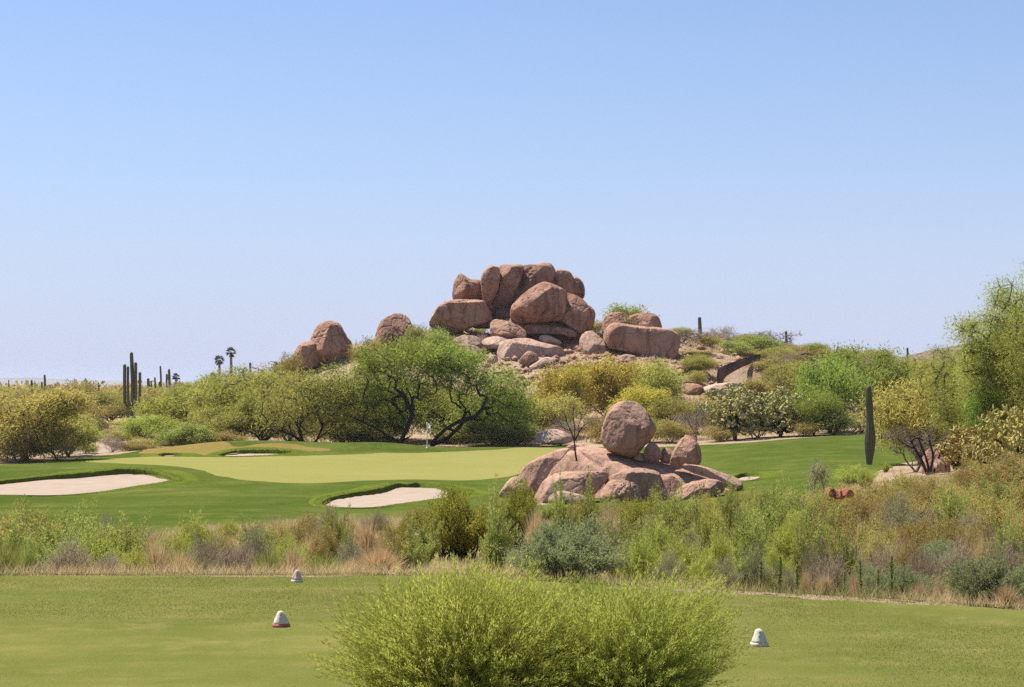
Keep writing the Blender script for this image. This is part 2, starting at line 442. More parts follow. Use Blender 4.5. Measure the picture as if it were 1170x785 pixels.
def build_ground():
    us = np.unique(np.concatenate([np.linspace(-1.75, -.42, 50), np.linspace(-.42, .42, 380), np.linspace(.42, 1.75, 50)]))
    ys = np.unique(np.concatenate([np.exp(np.linspace(math.log(14), math.log(320), 520)), np.exp(np.linspace(math.log(320), math.log(9000), 90))]))
    U, Y = np.meshgrid(us, ys); X = U * Y
    Z = h_cut(X.ravel(), Y.ravel(), .30, 1.2)
    Z = Z - .03 - .10 * (1 - sstep(0, 1.0, (Y - tee_edge(X)).ravel()))
    V = np.column_stack([X.ravel(), Y.ravel(), Z])
    ny, nx = U.shape; i = np.arange(nx * ny).reshape(ny, nx)
    f = np.stack([i[:-1, :-1], i[:-1, 1:], i[1:, 1:], i[1:, :-1]], -1).reshape(-1, 4)
    # the same sheet carried on behind the camera
    k = len(V)
    xs = [-9000, -24.5, 24.5, 9000]; yb = [14, -6000]
    ext = np.array([[-24.5, 14, -.15], [24.5, 14, -.15], [9000, 5200, -2.5], [9000, -6000, -1], [-9000, -6000, -1], [-9000, 5200, -2.5]])
    V = np.concatenate([V, ext])
    ext_f = [[k, k + 1, k + 2, k + 3], [k, k + 3, k + 4, k + 5]]
    f = np.concatenate([f, np.array([[k + 1, k, k + 4, k + 3], [k, k + 5, k + 4, k + 4], [k + 1, k + 3, k + 2, k + 2]])[:1]])
    tri = np.array([[k, k + 5, k + 4], [k + 1, k + 3, k + 2]])
    o = link('ground', mesh_np('ground', V, [f, tri], M['desert'], smooth=True))
    struct(o, label='pinkish tan desert soil between the shrubs and over the hill')
build_ground()

def ragged(poly, amp, sc, seed):
    q = np.column_stack([poly, 0 * poly[:, 0]]) / sc
    return poly + amp * np.column_stack([fbm(q, seed, 3), fbm(q + 40, seed, 3)])
green_poly = g_poly([(100, 527), (150, 523), (190, 521.8), (260, 522.4), (340, 521), (420, 518.5), (470, 517.5), (520, 516), (570, 513.5), (610, 511.5), (640, 513), (640, 520), (612, 534), (580, 545), (530, 549), (470, 548), (420, 549.5), (350, 552), (300, 550), (255, 545), (225, 537), (190, 532), (140, 530)], 500)
green_poly = ragged(green_poly, .45, 2.0, 4)
dm = g_poly([(160, 516), (185, 510.5), (220, 507), (262, 505.6), (300, 506.4), (335, 508.5), (366, 511.5), (368, 515), (340, 517), (310, 516.4), (275, 516.6), (248, 520.2), (215, 520.4), (185, 519.4)], 260, 120)
dm = ragged(dm, 1.1, 2.0, 6)
CUTS += [green_poly, dm]
fair_pts = [(-420, 616), (-100, 614), (0, 612), (100, 611), (180, 609), (240, 603), (300, 600), (350, 596), (420, 594), (480, 593), (540, 592), (600, 592), (700, 591), (790, 586), (850, 573), (890, 573), (925, 568), (958, 560), (985, 548),
            (1005, 538), (1040, 528), (1085, 526), (1110, 520), (1060, 505), (1010, 497), (960, 497.5), (900, 502), (850, 506), (790, 509), (700, 511), (640, 510), (600, 511)]
fair_far = [(500, 147), (440, 146), (360, 146), (270, 147), (210, 144), (150, 139), (100, 133), (50, 127.5), (0, 124), (-100, 124), (-420, 124)]
fair_xy = [ground_at(x, y, 55) for x, y in fair_pts] + [((x - CX) / F * y, y) for x, y in fair_far]
fair_poly = ragged(closed(fair_xy, 700), .8, 2.5, 5)
Vf, Ff = sheet('fairway', fair_poly, .42, M['turf_fairway'], lambda X, Y: h_cut(X, Y, .10, .35))
# grass lips round the bunkers, part of the same turf
parts_v, parts_f, off = [Vf], [Ff], len(Vf)
for bi, b in enumerate(bunkers):
    p = b['poly']; n = len(p); c = p.mean(0)
    tan = unit(np.roll(p, -1, 0) - np.roll(p, 1, 0)); nor = np.column_stack([tan[:, 1], -tan[:, 0]])
    if ((nor * (p - c)).sum(1)).mean() < 0: nor = -nor
    rng = np.random.default_rng(bi)
    wob = 1 + .25 * rng.normal(size=n); backw = None
    backness = np.clip((p[:, 1] - b['y0']) / (b['y1'] - b['y0']), 0, 1)
    rings = []
    for (o_, lift, dig) in ((2.3, -.06, 0), (1.9, .0, 0), (.9, .35, 0), (.5, .6, 0), (.12, 1.0, 0), (-.02, .7, 0), (.02, 0, .55), (-.10, 0, 1.25)):
        q = p + nor * (o_ * (.04 + .96 * backness[:, None] ** .8) if o_ > .3 else o_)
        z = h(q[:, 0], q[:, 1]) + (lift * b['lip'] * backness * wob if lift > .1 else lift) + .03 - dig * b_depth(b, p[:, 1])
        rings.append(np.column_stack([q, z]))
    V = np.concatenate(rings); i = np.arange(n); j = (i + 1) % n
    f = np.concatenate([np.stack([i, j, j + n, i + n], -1) + r * n for r in range(len(rings) - 1)])
    struct(link('bunker_lip', mesh_np('bunker_lip', V, [f], M['turf_lip'], smooth=True)), label='lush grass lip round a sand bunker')
o = link('fairway', mesh_np('fairway', Vf, [Ff], M['turf_fairway'], smooth=True))
struct(o, label='mown green fairway and mounds around the putting green')

for bi, b in enumerate(bunkers):
    V, f = sheet('sand_bunker', b['poly'], .3, M['sand'], lambda X, Y, b=b: h(X, Y) - b_depth(b, Y) + .05 * fbm(np.stack([X, Y, 0 * X], -1) / 2.2, 3, 3))
    o = link('sand_bunker', mesh_np('sand_bunker', V, [f], M['sand'], smooth=True))
    struct(o, label=['large pale sand bunker at the left of the green', 'pale sand bunker at the front of the green', 'thin sand bunker under the mound behind the green', 'tiny sand bunker left of the back mound', 'small strip of bunker sand beside the right end of the rocks'][bi])

V, f = sheet('putting_green', green_poly, .4, M['turf_green'], lambda X, Y: h(X, Y) + .012, .012)
struct(link('putting_green', mesh_np('putting_green', V, [f], M['turf_green'], smooth=True)), label='smooth pale yellow-green putting green')

V, f = sheet('dry_mound_turf', dm, .4, M['turf_dry'], lambda X, Y: h(X, Y) + .012, .012)
struct(link('dry_mound_turf', mesh_np('dry_mound_turf', V, [f], M['turf_dry'], smooth=True)), label='dry olive-brown turf on the face of the mound behind the green')

# tee lawn
xs = np.unique(np.concatenate([np.linspace(-60, -10, 30), np.linspace(-10, 10, 90), np.linspace(10, 60, 30)])); tt = np.linspace(0, 1, 90)
XX, TT = np.meshgrid(xs, tt); YE = tee_edge(XX) + .10 * vnoise(np.stack([XX.ravel() * 2.2, 0 * XX.ravel(), 0 * XX.ravel()], -1), 3).reshape(XX.shape)
YY = -40 + (YE + .25 + 40) * TT ** .45
ZZ = .012 * fbm(np.stack([XX.ravel(), YY.ravel(), 0 * XX.ravel()], -1) / 2.5, 2, 3).reshape(XX.shape) - .10 * sstep(-.25, .3, YY - YE)
i = np.arange(XX.size).reshape(XX.shape); f = np.stack([i[:-1, :-1], i[:-1, 1:], i[1:, 1:], i[1:, :-1]], -1).reshape(-1, 4)
struct(link('tee_lawn', mesh_np('tee_lawn', np.column_stack([XX.ravel(), YY.ravel(), ZZ.ravel()]), [f], M['turf_tee'], smooth=True)), label='close mown yellowish green tee lawn in front')

def tee_grass():
    rng = np.random.default_rng(11); n = 330000
    Y = rng.uniform(10.5, 20.6, n * 2); X = rng.uniform(-7.5, 7.5, n * 2)
    k = (np.abs(X) < .33 * Y + 1.0) & (Y < tee_edge(X) + .1); X, Y = X[k][:n], Y[k][:n]; n = len(X)
    dens = fbm(np.stack([X, Y, 0 * X], -1) * 1.3, 4, 3)
    hgt = rng.uniform(.004, .012, n) * (1 + .3 * dens)
    lean = rng.normal(size=(n, 2)) * .55; a = rng.uniform(0, math.pi, n); w = rng.uniform(.0018, .0035, n)
    P = np.column_stack([X, Y, 0 * X - .004]); sd = np.column_stack([np.cos(a) * w, np.sin(a) * w, 0 * w])
    tip = P + np.column_stack([lean * hgt[:, None], hgt])
    V = np.stack([P - sd, P + sd, tip], 1).reshape(-1, 3)
    tint = np.clip(.5 + .5 * dens + rng.normal(size=n) * .25, 0, 1)
    me = mesh_np('grass', V, [np.arange(3 * n).reshape(n, 3)], foliage('tee_blade', (.175, .19, .048), (.245, .225, .075), .4, 0), tint)
    struct(link('grass', me), 'stuff', 'short grass blades of the tee lawn')
tee_grass()

# ------------------------------------------------------------------ plants: prototypes
def stems_to(name, P0, P1, P2, r, mat, k=3, seg=4):
    n = len(P0); ts = np.linspace(0, 1, seg + 1); pts = []
    for t_ in ts: pts.append((1 - t_) ** 2 * P0 + 2 * t_ * (1 - t_) * P1 + t_ * t_ * P2)
    Vs, Fs, o = [], [], 0
    for s in range(seg):
        ra = r * (1 - .75 * ts[s]); rb = r * (1 - .75 * ts[s + 1])
        V, f = tubes(pts[s], pts[s + 1], np.full(n, ra), np.full(n, rb), k); Vs.append(V); Fs.append(f + o); o += len(V)
    return mesh_np(name, np.concatenate(Vs), [np.concatenate(Fs)], mat)

def make_shrub(seed, W, H, ns, nl, L, wd, mat, smat=None, start=.25, thmax=1.25, jit=.03, up=.5, stem_r=.006, lump=.3, dens_top=1.0, shoulder=.75, wild=.55):
    rng = np.random.default_rng(seed)
    az = rng.uniform(0, 2 * math.pi, ns); u = rng.uniform(0, 1, ns) ** .6; th = thmax * u
    dirs = np.stack([np.sin(th) * np.cos(az), np.sin(th) * np.sin(az), np.maximum(np.cos(th), 0) ** shoulder], -1)
    bump = 1 + lump * fbm(dirs * 2.2 + seed, seed, 3) * 1.6
    rr = rng.uniform(.62, 1.02, ns) * bump
    tip = dirs * rr[:, None] * np.array([W / 2, W / 2, H])
    base = np.column_stack([rng.normal(size=(ns, 2)) * W * .07, np.zeros(ns)])
    base[:, :2] += tip[:, :2] * .18
    mid = base + (tip - base) * .5; mid[:, :2] -= (tip[:, :2] - base[:, :2]) * .22 * up; mid[:, 2] += .1 * H * up
    tt_ = start + (1 - start) * rng.uniform(0, 1, (ns, nl)) ** (1 / (1 + dens_top))
    T = tt_[..., None]
    P = (1 - T) ** 2 * base[:, None] + 2 * T * (1 - T) * mid[:, None] + T * T * tip[:, None]
    D = unit(2 * (1 - T) * (mid - base)[:, None] + 2 * T * (tip - mid)[:, None])
    P = P.reshape(-1, 3) + rng.normal(size=(ns * nl, 3)) * jit
    P[:, 2] = np.maximum(P[:, 2], .02)
    D = D.reshape(-1, 3) * 1.0 + rng.normal(size=(ns * nl, 3)) * wild + np.array([0, 0, .25])
    Ls = L * rng.uniform(.6, 1.3, len(P))
    V, f = leaves(P, D, Ls, wd * rng.uniform(.7, 1.2, len(P)), rng)
    clump = np.repeat(rng.uniform(0, 1, ns), nl)
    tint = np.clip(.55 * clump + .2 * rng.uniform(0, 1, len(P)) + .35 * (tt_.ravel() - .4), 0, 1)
    fol = mesh_np('foliage', V, [f], M[mat], tint)
    st = stems_to('stems', base, mid, tip * .97, stem_r, M[smat or 'twig'])
    return dict(parts=[('foliage', fol), ('stems', st)], W=W, H=H)

def make_tuft(seed, W, H, n, wd, mat, droop=.5):
    rng = np.random.default_rng(seed)
    az = rng.uniform(0, 2 * math.pi, n); u = rng.uniform(0, 1, n) ** .8
    base = np.column_stack([np.cos(az) * u * W * .13, np.sin(az) * u * W * .13, 0 * u]) + rng.normal(size=(n, 3)) * [.02, .02, 0]
    ln = rng.uniform(.5, 1.05, n)
    tip = np.column_stack([np.cos(az) * u * W * .5 * ln, np.sin(az) * u * W * .5 * ln, H * ln * np.sqrt(np.maximum(1 - .75 * u * u, .05))])
    tip += rng.normal(size=(n, 3)) * H * .08
    mid = (base + tip) / 2; mid[:, 2] += H * .16 * droop; mid[:, :2] -= tip[:, :2] * .12
    w = rng.normal(size=(n, 3)); w[:, 2] = 0; w = unit(w) * (wd * rng.uniform(.6, 1.2, n))[:, None]
    tip[:, 2] = np.maximum(tip[:, 2], .02)
    V = np.stack([base - w, base + w, mid + w * .8, tip, mid - w * .8], 1).reshape(-1, 3)
    b = np.arange(n) * 5
    f4 = np.stack([b, b + 1, b + 2, b + 4], -1); f3 = np.stack([b + 4, b + 2, b + 3], -1)
    ti = rng.uniform(0, 1, n)
    return dict(parts=[(None, mesh_np('tuft', V, [f4, f3], M[mat], np.concatenate([ti, ti])))], W=W, H=H)

def graph(trunks, C, rng, arc=.12, jit=.06):
    pos, par = [], []
    for pl in trunks:
        pl = [np.array(q, float) for q in pl]; prev = -1
        if pos:
            d = np.linalg.norm(np.array(pos) - pl[0], axis=1)
            if d.min() < .06: prev = int(d.argmin()); pl = pl[1:]
        for q in pl:
            pos.append(q); par.append(prev); prev = len(pos) - 1
    root = np.array(pos[0]); tips = []
    fork = np.array(pos).mean(0)
    for c in C[np.argsort(np.linalg.norm(C - fork, axis=1))]:
        A = np.array(pos); d = np.linalg.norm(A - c, axis=1) + .35 * np.maximum(A[:, 2] - c[2], 0)
        d = d + 1.2 * (A[:, 2] < .05)
        k = int(d.argmin()); a = A[k]; ln = np.linalg.norm(c - a); prev = k
        for s in (.35, .7):
            q = a + (c - a) * s + rng.normal(size=3) * ln * jit + np.array([0, 0, arc * ln * 4 * s * (1 - s)])
            pos.append(q); par.append(prev); prev = len(pos) - 1
        pos.append(c); par.append(prev); tips.append(len(pos) - 1)
    n = len(pos); cnt = np.zeros(n); ischild = np.zeros(n, bool)
    for p in par:
        if p >= 0: ischild[p] = True
    for k in range(n - 1, -1, -1):
        if not ischild[k]: cnt[k] += 1
        if par[k] >= 0: cnt[par[k]] += cnt[k]
    return np.array(pos), np.array(par), cnt, tips

def make_tree(seed, lobes, trunks, nc, nl, cr, L, wd, mat, bmat, r0=.022, rexp=.5, droop=.2, rmax=.35, shell=.4, bare=False, flat=.7, twigs=3, sides=5):
    rng = np.random.default_rng(seed); C = []
    lobes = np.array(lobes, float); vol = lobes[:, 3] * lobes[:, 4] * lobes[:, 5]
    pick = rng.choice(len(lobes), nc, p=vol ** .75 / (vol ** .75).sum())
    v = unit(rng.normal(size=(nc, 3))); rad = rng.uniform(0, 1, nc) ** shell
    rad *= 1 + .22 * fbm(v * 2 + seed, seed, 3)
    C = lobes[pick, :3] + v * rad[:, None] * lobes[pick, 3:]
    C[:, 2] = np.maximum(C[:, 2], .25)
    pos, par, cnt, tips = graph(trunks, C, rng)
    r = np.minimum(r0 * cnt ** rexp, rmax)
    e = np.nonzero(par >= 0)[0]
    V, f = tubes(pos[par[e]], pos[e], r[par[e]] * .97, r[e], sides)
    # fine twigs
    if twigs:
        tp = np.repeat(pos[tips], twigs, 0); td = unit(rng.normal(size=tp.shape) + [0, 0, .25]) * (cr * rng.uniform(.6, 1.5, len(tp)))[:, None]
        V2, f2 = tubes(tp, tp + td, np.full(len(tp), r0 * .6), np.full(len(tp), r0 * .15), 3)
        f = np.concatenate([f, f2 + len(V)]); V = np.concatenate([V, V2])
    parts = [('trunk', mesh_np('trunk', V, [f], M[bmat], smooth=True))]
    if not bare:
        n = nc * nl
        off = np.clip(rng.normal(size=(n, 3)), -1.7, 1.7) * cr * .9 * np.array([1, 1, flat])
        P = np.repeat(C, nl, 0) + off; P[:, 2] = np.maximum(P[:, 2], .05)
        D = off / cr * .5 + rng.normal(size=(n, 3)) * .8 - np.array([0, 0, droop])
        Vl, fl = leaves(P, D, L * rng.uniform(.6, 1.4, n), wd * rng.uniform(.7, 1.2, n), rng)
        cl = np.repeat(rng.uniform(0, 1, nc), nl)
        tint = np.clip(.65 * cl + .4 * rng.uniform(0, 1, n) - .05, 0, 1)
        parts.append(('crown', mesh_np('crown', Vl, [fl], M[mat], tint)))
    top = C[:, 2].max() + cr * .6
    w = np.abs(C[:, 0]).max() * 2
    return dict(parts=parts, W=w, H=top)

def rand_tree(seed, W, H, nc, nl, mat, bmat, low=.12, cr=.45, L=.3, wd=.05, droop=.35, ntr=4, **kw):
    rng = np.random.default_rng(seed + 77)
    lobes = [(0, 0, H * (.5 + low / 2), W * .42, W * .42, H * (.42 - low / 2))]
    for k in range(6):
        a = rng.uniform(0, 2 * math.pi); d = W * rng.uniform(.16, .34); s = rng.uniform(.14, .25)
        lobes.append((math.cos(a) * d, math.sin(a) * d, H * rng.uniform(.35, .80), W * s, W * s, H * s * rng.uniform(.8, 1.2)))
    tr = []
    for k in range(ntr):
        a = 2 * math.pi * (k + rng.uniform(-.3, .3)) / ntr; pl = [(0, 0, 0)]
        q = np.array([math.cos(a) * .12, math.sin(a) * .12, H * .06])
        for s in range(4):
            pl.append(tuple(q)); q = q + np.array([math.cos(a) * W * .055, math.sin(a) * W * .055, H * .085]) + rng.normal(size=3) * W * .015
        tr.append(pl)
    return make_tree(seed, lobes, tr, nc, nl, cr, L, wd, mat, bmat, droop=droop, **kw)

def make_cholla(seed, W, H, n, mat, r=.055):
    """branching jointed cactus; joints are short fat spindles"""
    rng = np.random.default_rng(seed)
    C = unit(rng.normal(size=(n, 3))) * (rng.uniform(0, 1, n) ** .45)[:, None] * [W / 2, W / 2, H * .47] + [0, 0, H * .52]
    C *= (1 + .2 * fbm(C * .9, seed, 3))[:, None]
    C[:, 2] = np.maximum(C[:, 2], .3)
    pos, par, cnt, tips = graph([[(0, 0, 0), (.05, 0, H * .15), (-.03, .03, H * .28)]], C, rng, .05, .05)
    e = np.nonzero(par >= 0)[0]; thick = cnt[e] > 9
    rt = np.minimum(.04 * cnt ** .4, .16)
    V, f = tubes(pos[par[e[thick]]], pos[e[thick]], rt[par[e[thick]]], rt[e[thick]], 7)
    trunk = mesh_np('trunk', V, [f], M['bark_dark'], smooth=True)
    a, b = pos[par[e[~thick]]], pos[e[~thick]]
    # extra joints at the tips
    tp = np.repeat(pos[tips], 3, 0); td = unit(rng.normal(size=tp.shape) * [1, 1, .7] + [0, 0, .8]) * rng.uniform(.18, .36, len(tp))[:, None]
    a = np.concatenate([a, tp]); b = np.concatenate([b, tp + td]); m = (a + b) / 2; q = np.full(len(a), r)
    Va, fa = tubes(a, m, q * .55, q * 1.1, 6); Vb, fb = tubes(m, b, q * 1.1, q * .5, 6)
    ti = np.repeat(rng.uniform(0, 1, len(a)), 6)
    jo = mesh_np('joints', np.concatenate([Va, Vb]), [np.concatenate([fa, fb + len(Va)])], M[mat], np.concatenate([ti, ti]), smooth=True)
    return dict(parts=[('trunk', trunk), ('joints', jo)], W=W, H=H)

PROTO = {}
def proto(kind, fn, seeds, *a, **k): PROTO[kind] = [fn(s, *a, **k) for s in seeds]
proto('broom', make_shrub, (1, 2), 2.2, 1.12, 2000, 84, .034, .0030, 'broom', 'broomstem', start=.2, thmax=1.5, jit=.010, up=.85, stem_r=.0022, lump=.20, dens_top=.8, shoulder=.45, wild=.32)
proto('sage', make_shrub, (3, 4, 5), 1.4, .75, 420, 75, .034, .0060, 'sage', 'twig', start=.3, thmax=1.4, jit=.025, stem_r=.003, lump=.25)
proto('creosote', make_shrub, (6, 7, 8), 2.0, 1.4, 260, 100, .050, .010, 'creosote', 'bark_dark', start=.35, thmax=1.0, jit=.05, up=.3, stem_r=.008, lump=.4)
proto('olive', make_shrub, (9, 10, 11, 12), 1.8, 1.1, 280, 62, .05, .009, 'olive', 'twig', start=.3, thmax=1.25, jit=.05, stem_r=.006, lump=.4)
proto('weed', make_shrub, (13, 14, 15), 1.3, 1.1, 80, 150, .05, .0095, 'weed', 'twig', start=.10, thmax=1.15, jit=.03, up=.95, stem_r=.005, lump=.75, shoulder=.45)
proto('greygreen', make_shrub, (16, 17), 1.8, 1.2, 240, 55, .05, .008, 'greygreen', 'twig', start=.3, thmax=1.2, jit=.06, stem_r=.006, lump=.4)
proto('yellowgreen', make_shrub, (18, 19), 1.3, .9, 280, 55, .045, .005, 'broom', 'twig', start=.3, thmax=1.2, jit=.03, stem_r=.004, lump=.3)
proto('deadbush', make_shrub, (20, 21, 22), 1.2, .8, 260, 16, .09, .003, 'dead', 'twig', start=.35, thmax=1.3, jit=.05, stem_r=.005, lump=.4)
proto('straw', make_tuft, (23, 24), 1.0, .62, 2600, .0032, 'straw')
proto('drygrass', make_tuft, (25, 26, 27), 1.0, .6, 900, .004, 'drygrass')
proto('reedgrass', make_tuft, (28, 29), 1.1, .9, 1300, .004, 'weed', .3)
proto('palotall', rand_tree, (58, 59), 6.6, 8.0, 460, 150, 'palogreen', 'bark_green', low=.08, cr=.40, L=.135, wd=.014, twigs=7)
proto('palodull', rand_tree, (62, 63), 7.5, 5.2, 260, 66, 'palodull', 'bark_green', low=.04, cr=.42, L=.27, wd=.036)
proto('palo', rand_tree, (30, 31, 32), 7.5, 5.0, 230, 62, 'palo', 'bark_green', low=.06, cr=.42, L=.34, wd=.030)
proto('palogreen', rand_tree, (33, 34), 7.5, 5.0, 240, 70, 'palogreen', 'bark_green', low=.04, cr=.42, L=.32, wd=.034)
proto('paloyellow', rand_tree, (35, 36, 37), 7.5, 5.5, 240, 75, 'paloyellow', 'bark_green', low=.06, cr=.40, L=.26, wd=.042)
proto('mesquite', rand_tree, (38, 39), 9.0, 6.5, 270, 62, 'mesquite', 'bark_dark', low=.10, cr=.5, L=.34, wd=.038)
proto('bigscrub', rand_tree, (40, 41, 42), 4.0, 2.6, 130, 45, 'olive', 'bark_grey', low=.02, cr=.26, L=.22, wd=.026, r0=.012)
proto('bigscrubgreen', rand_tree, (43, 44), 4.0, 2.6, 130, 50, 'weed', 'bark_grey', low=.02, cr=.26, L=.22, wd=.028, r0=.012)
proto('bigscrubgrey', rand_tree, (45, 46), 4.0, 2.6, 130, 26, 'dead', 'bark_grey', low=.02, cr=.28, L=.24, wd=.014, r0=.014)
proto('bare', rand_tree, (47, 48), 3.6, 3.2, 120, 0, 'dead', 'bark_grey', low=.05, cr=.35, bare=True, r0=.016, twigs=6, ntr=3)
proto('cholla', make_cholla, (50, 51), 5.2, 4.6, 420, 'cholla', .075)
proto('chollayellow', make_cholla, (52, 53), 3.4, 2.9, 330, 'chollayellow', .05)

PENDING = {}
RND = np.random.default_rng(2024)
def place(name, kind, px, Y, wpx, top, label=None, cat='shrub', group=None, zone=None, v=None, rot=None, base=None):
    vs = PROTO[kind]; v = int(RND.integers(len(vs))) if v is None else v
    pr = vs[v % len(vs)]; X = (px - CX) / F * Y
    z = hz(X, Y) - .04 - (.03 if Y > 60 else 0)
    if base is not None: z = base
    W = wpx * Y / F; H = max(.12, CZ - (top - HY) / F * Y - z)
    rot = float(RND.uniform(0, 6.28)) if rot is None else rot
    if len(pr['parts']) == 1:
        root = link(name, pr['parts'][0][1])
    else:
        root = link(name, None); root.empty_display_size = .2
        for nm, me in pr['parts']:
            if me: link(nm, me, root)
    root.location = (X, Y, z); root.rotation_euler = (0, 0, rot); root.scale = (W / pr['W'], W / pr['W'], H / pr['H'])
    if label: tag(root, label, cat, group)
    else:
        PENDING.setdefault((name, group, zone), []).append((px, root, cat))
    return root
ORD = 'first second third fourth fifth sixth seventh eighth ninth tenth eleventh twelfth thirteenth fourteenth fifteenth sixteenth seventeenth eighteenth nineteenth twentieth'.split()
def ordinal(i):
    if i < 20: return ORD[i]
    tens = {2: 'twenty', 3: 'thirty', 4: 'forty', 5: 'fifty', 6: 'sixty', 7: 'seventy', 8: 'eighty'}
    t_, u_ = divmod(i + 1, 10)
    if u_ == 0: return tens[t_][:-1] + 'ieth'
    return tens[t_] + '-' + ORD[u_ - 1]

def make_stalk(seed, H, n, L):
    rng = np.random.default_rng(seed); z = rng.uniform(.15, 1, n) * H; a = rng.uniform(0, 6.28, n)
    P = np.column_stack([.02 * np.sin(z * 3), 0 * z, z]); D = np.column_stack([np.cos(a), np.sin(a), .9 + 0 * a])
    V, f = leaves(P, D, L * (1.15 - .7 * z / H) * rng.uniform(.6, 1.2, n), .006, rng)
    V2, f2 = tubes(np.array([[0, 0, 0.]]), np.array([[.02 * math.sin(3 * H), 0, H]]), np.array([.008]), np.array([.004]), 6)
    return dict(parts=[('leaves', mesh_np('leaves', V, [f], M['weedstalk'], rng.uniform(0, 1, n))), ('stem', mesh_np('stem', V2, [f2], M['twig']))], W=.12, H=H)
M['weedstalk'] = foliage('stalk_leaf', (.18,.23,.07), (.32,.36,.12), 0.4)
proto('stalk', make_stalk, (1, 2, 3), .5, 260, .06)
proto('sapling', rand_tree, (61,), 1.1, 1.6, 40, 26, 'greygreen', 'bark_grey', low=.5, cr=.13, L=.14, wd=.02, ntr=2, r0=.006)
# ---- foreground and tee edge
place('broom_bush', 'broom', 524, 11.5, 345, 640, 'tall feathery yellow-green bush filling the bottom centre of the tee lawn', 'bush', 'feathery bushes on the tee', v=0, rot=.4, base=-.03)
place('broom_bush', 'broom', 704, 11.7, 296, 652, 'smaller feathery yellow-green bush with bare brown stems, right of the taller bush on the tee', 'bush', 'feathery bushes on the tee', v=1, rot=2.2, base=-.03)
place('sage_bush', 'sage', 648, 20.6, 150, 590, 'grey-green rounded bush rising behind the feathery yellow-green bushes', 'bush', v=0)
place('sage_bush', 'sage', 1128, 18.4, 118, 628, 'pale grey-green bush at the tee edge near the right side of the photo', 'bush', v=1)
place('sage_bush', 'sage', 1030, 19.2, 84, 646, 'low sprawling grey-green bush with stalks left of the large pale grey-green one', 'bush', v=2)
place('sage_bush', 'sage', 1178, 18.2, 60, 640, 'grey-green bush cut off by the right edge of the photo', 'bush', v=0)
place('creosote_bush', 'creosote', 522, 36, 118, 566, 'large olive bush with dark stems below the front sand bunker', 'bush', v=0, rot=1)
place('creosote_bush', 'creosote', 588, 44, 62, 556, 'olive bush at the left foot of the pink boulders', 'bush', v=1)
place('creosote_bush', 'creosote', 742, 44, 96, 568, 'round olive bush growing right in front of the pink boulders', 'bush', v=2)
place('creosote_bush', 'creosote', 455, 36, 54, 596, 'thin olive bush leaning out left of the large olive bush', 'bush', v=2)
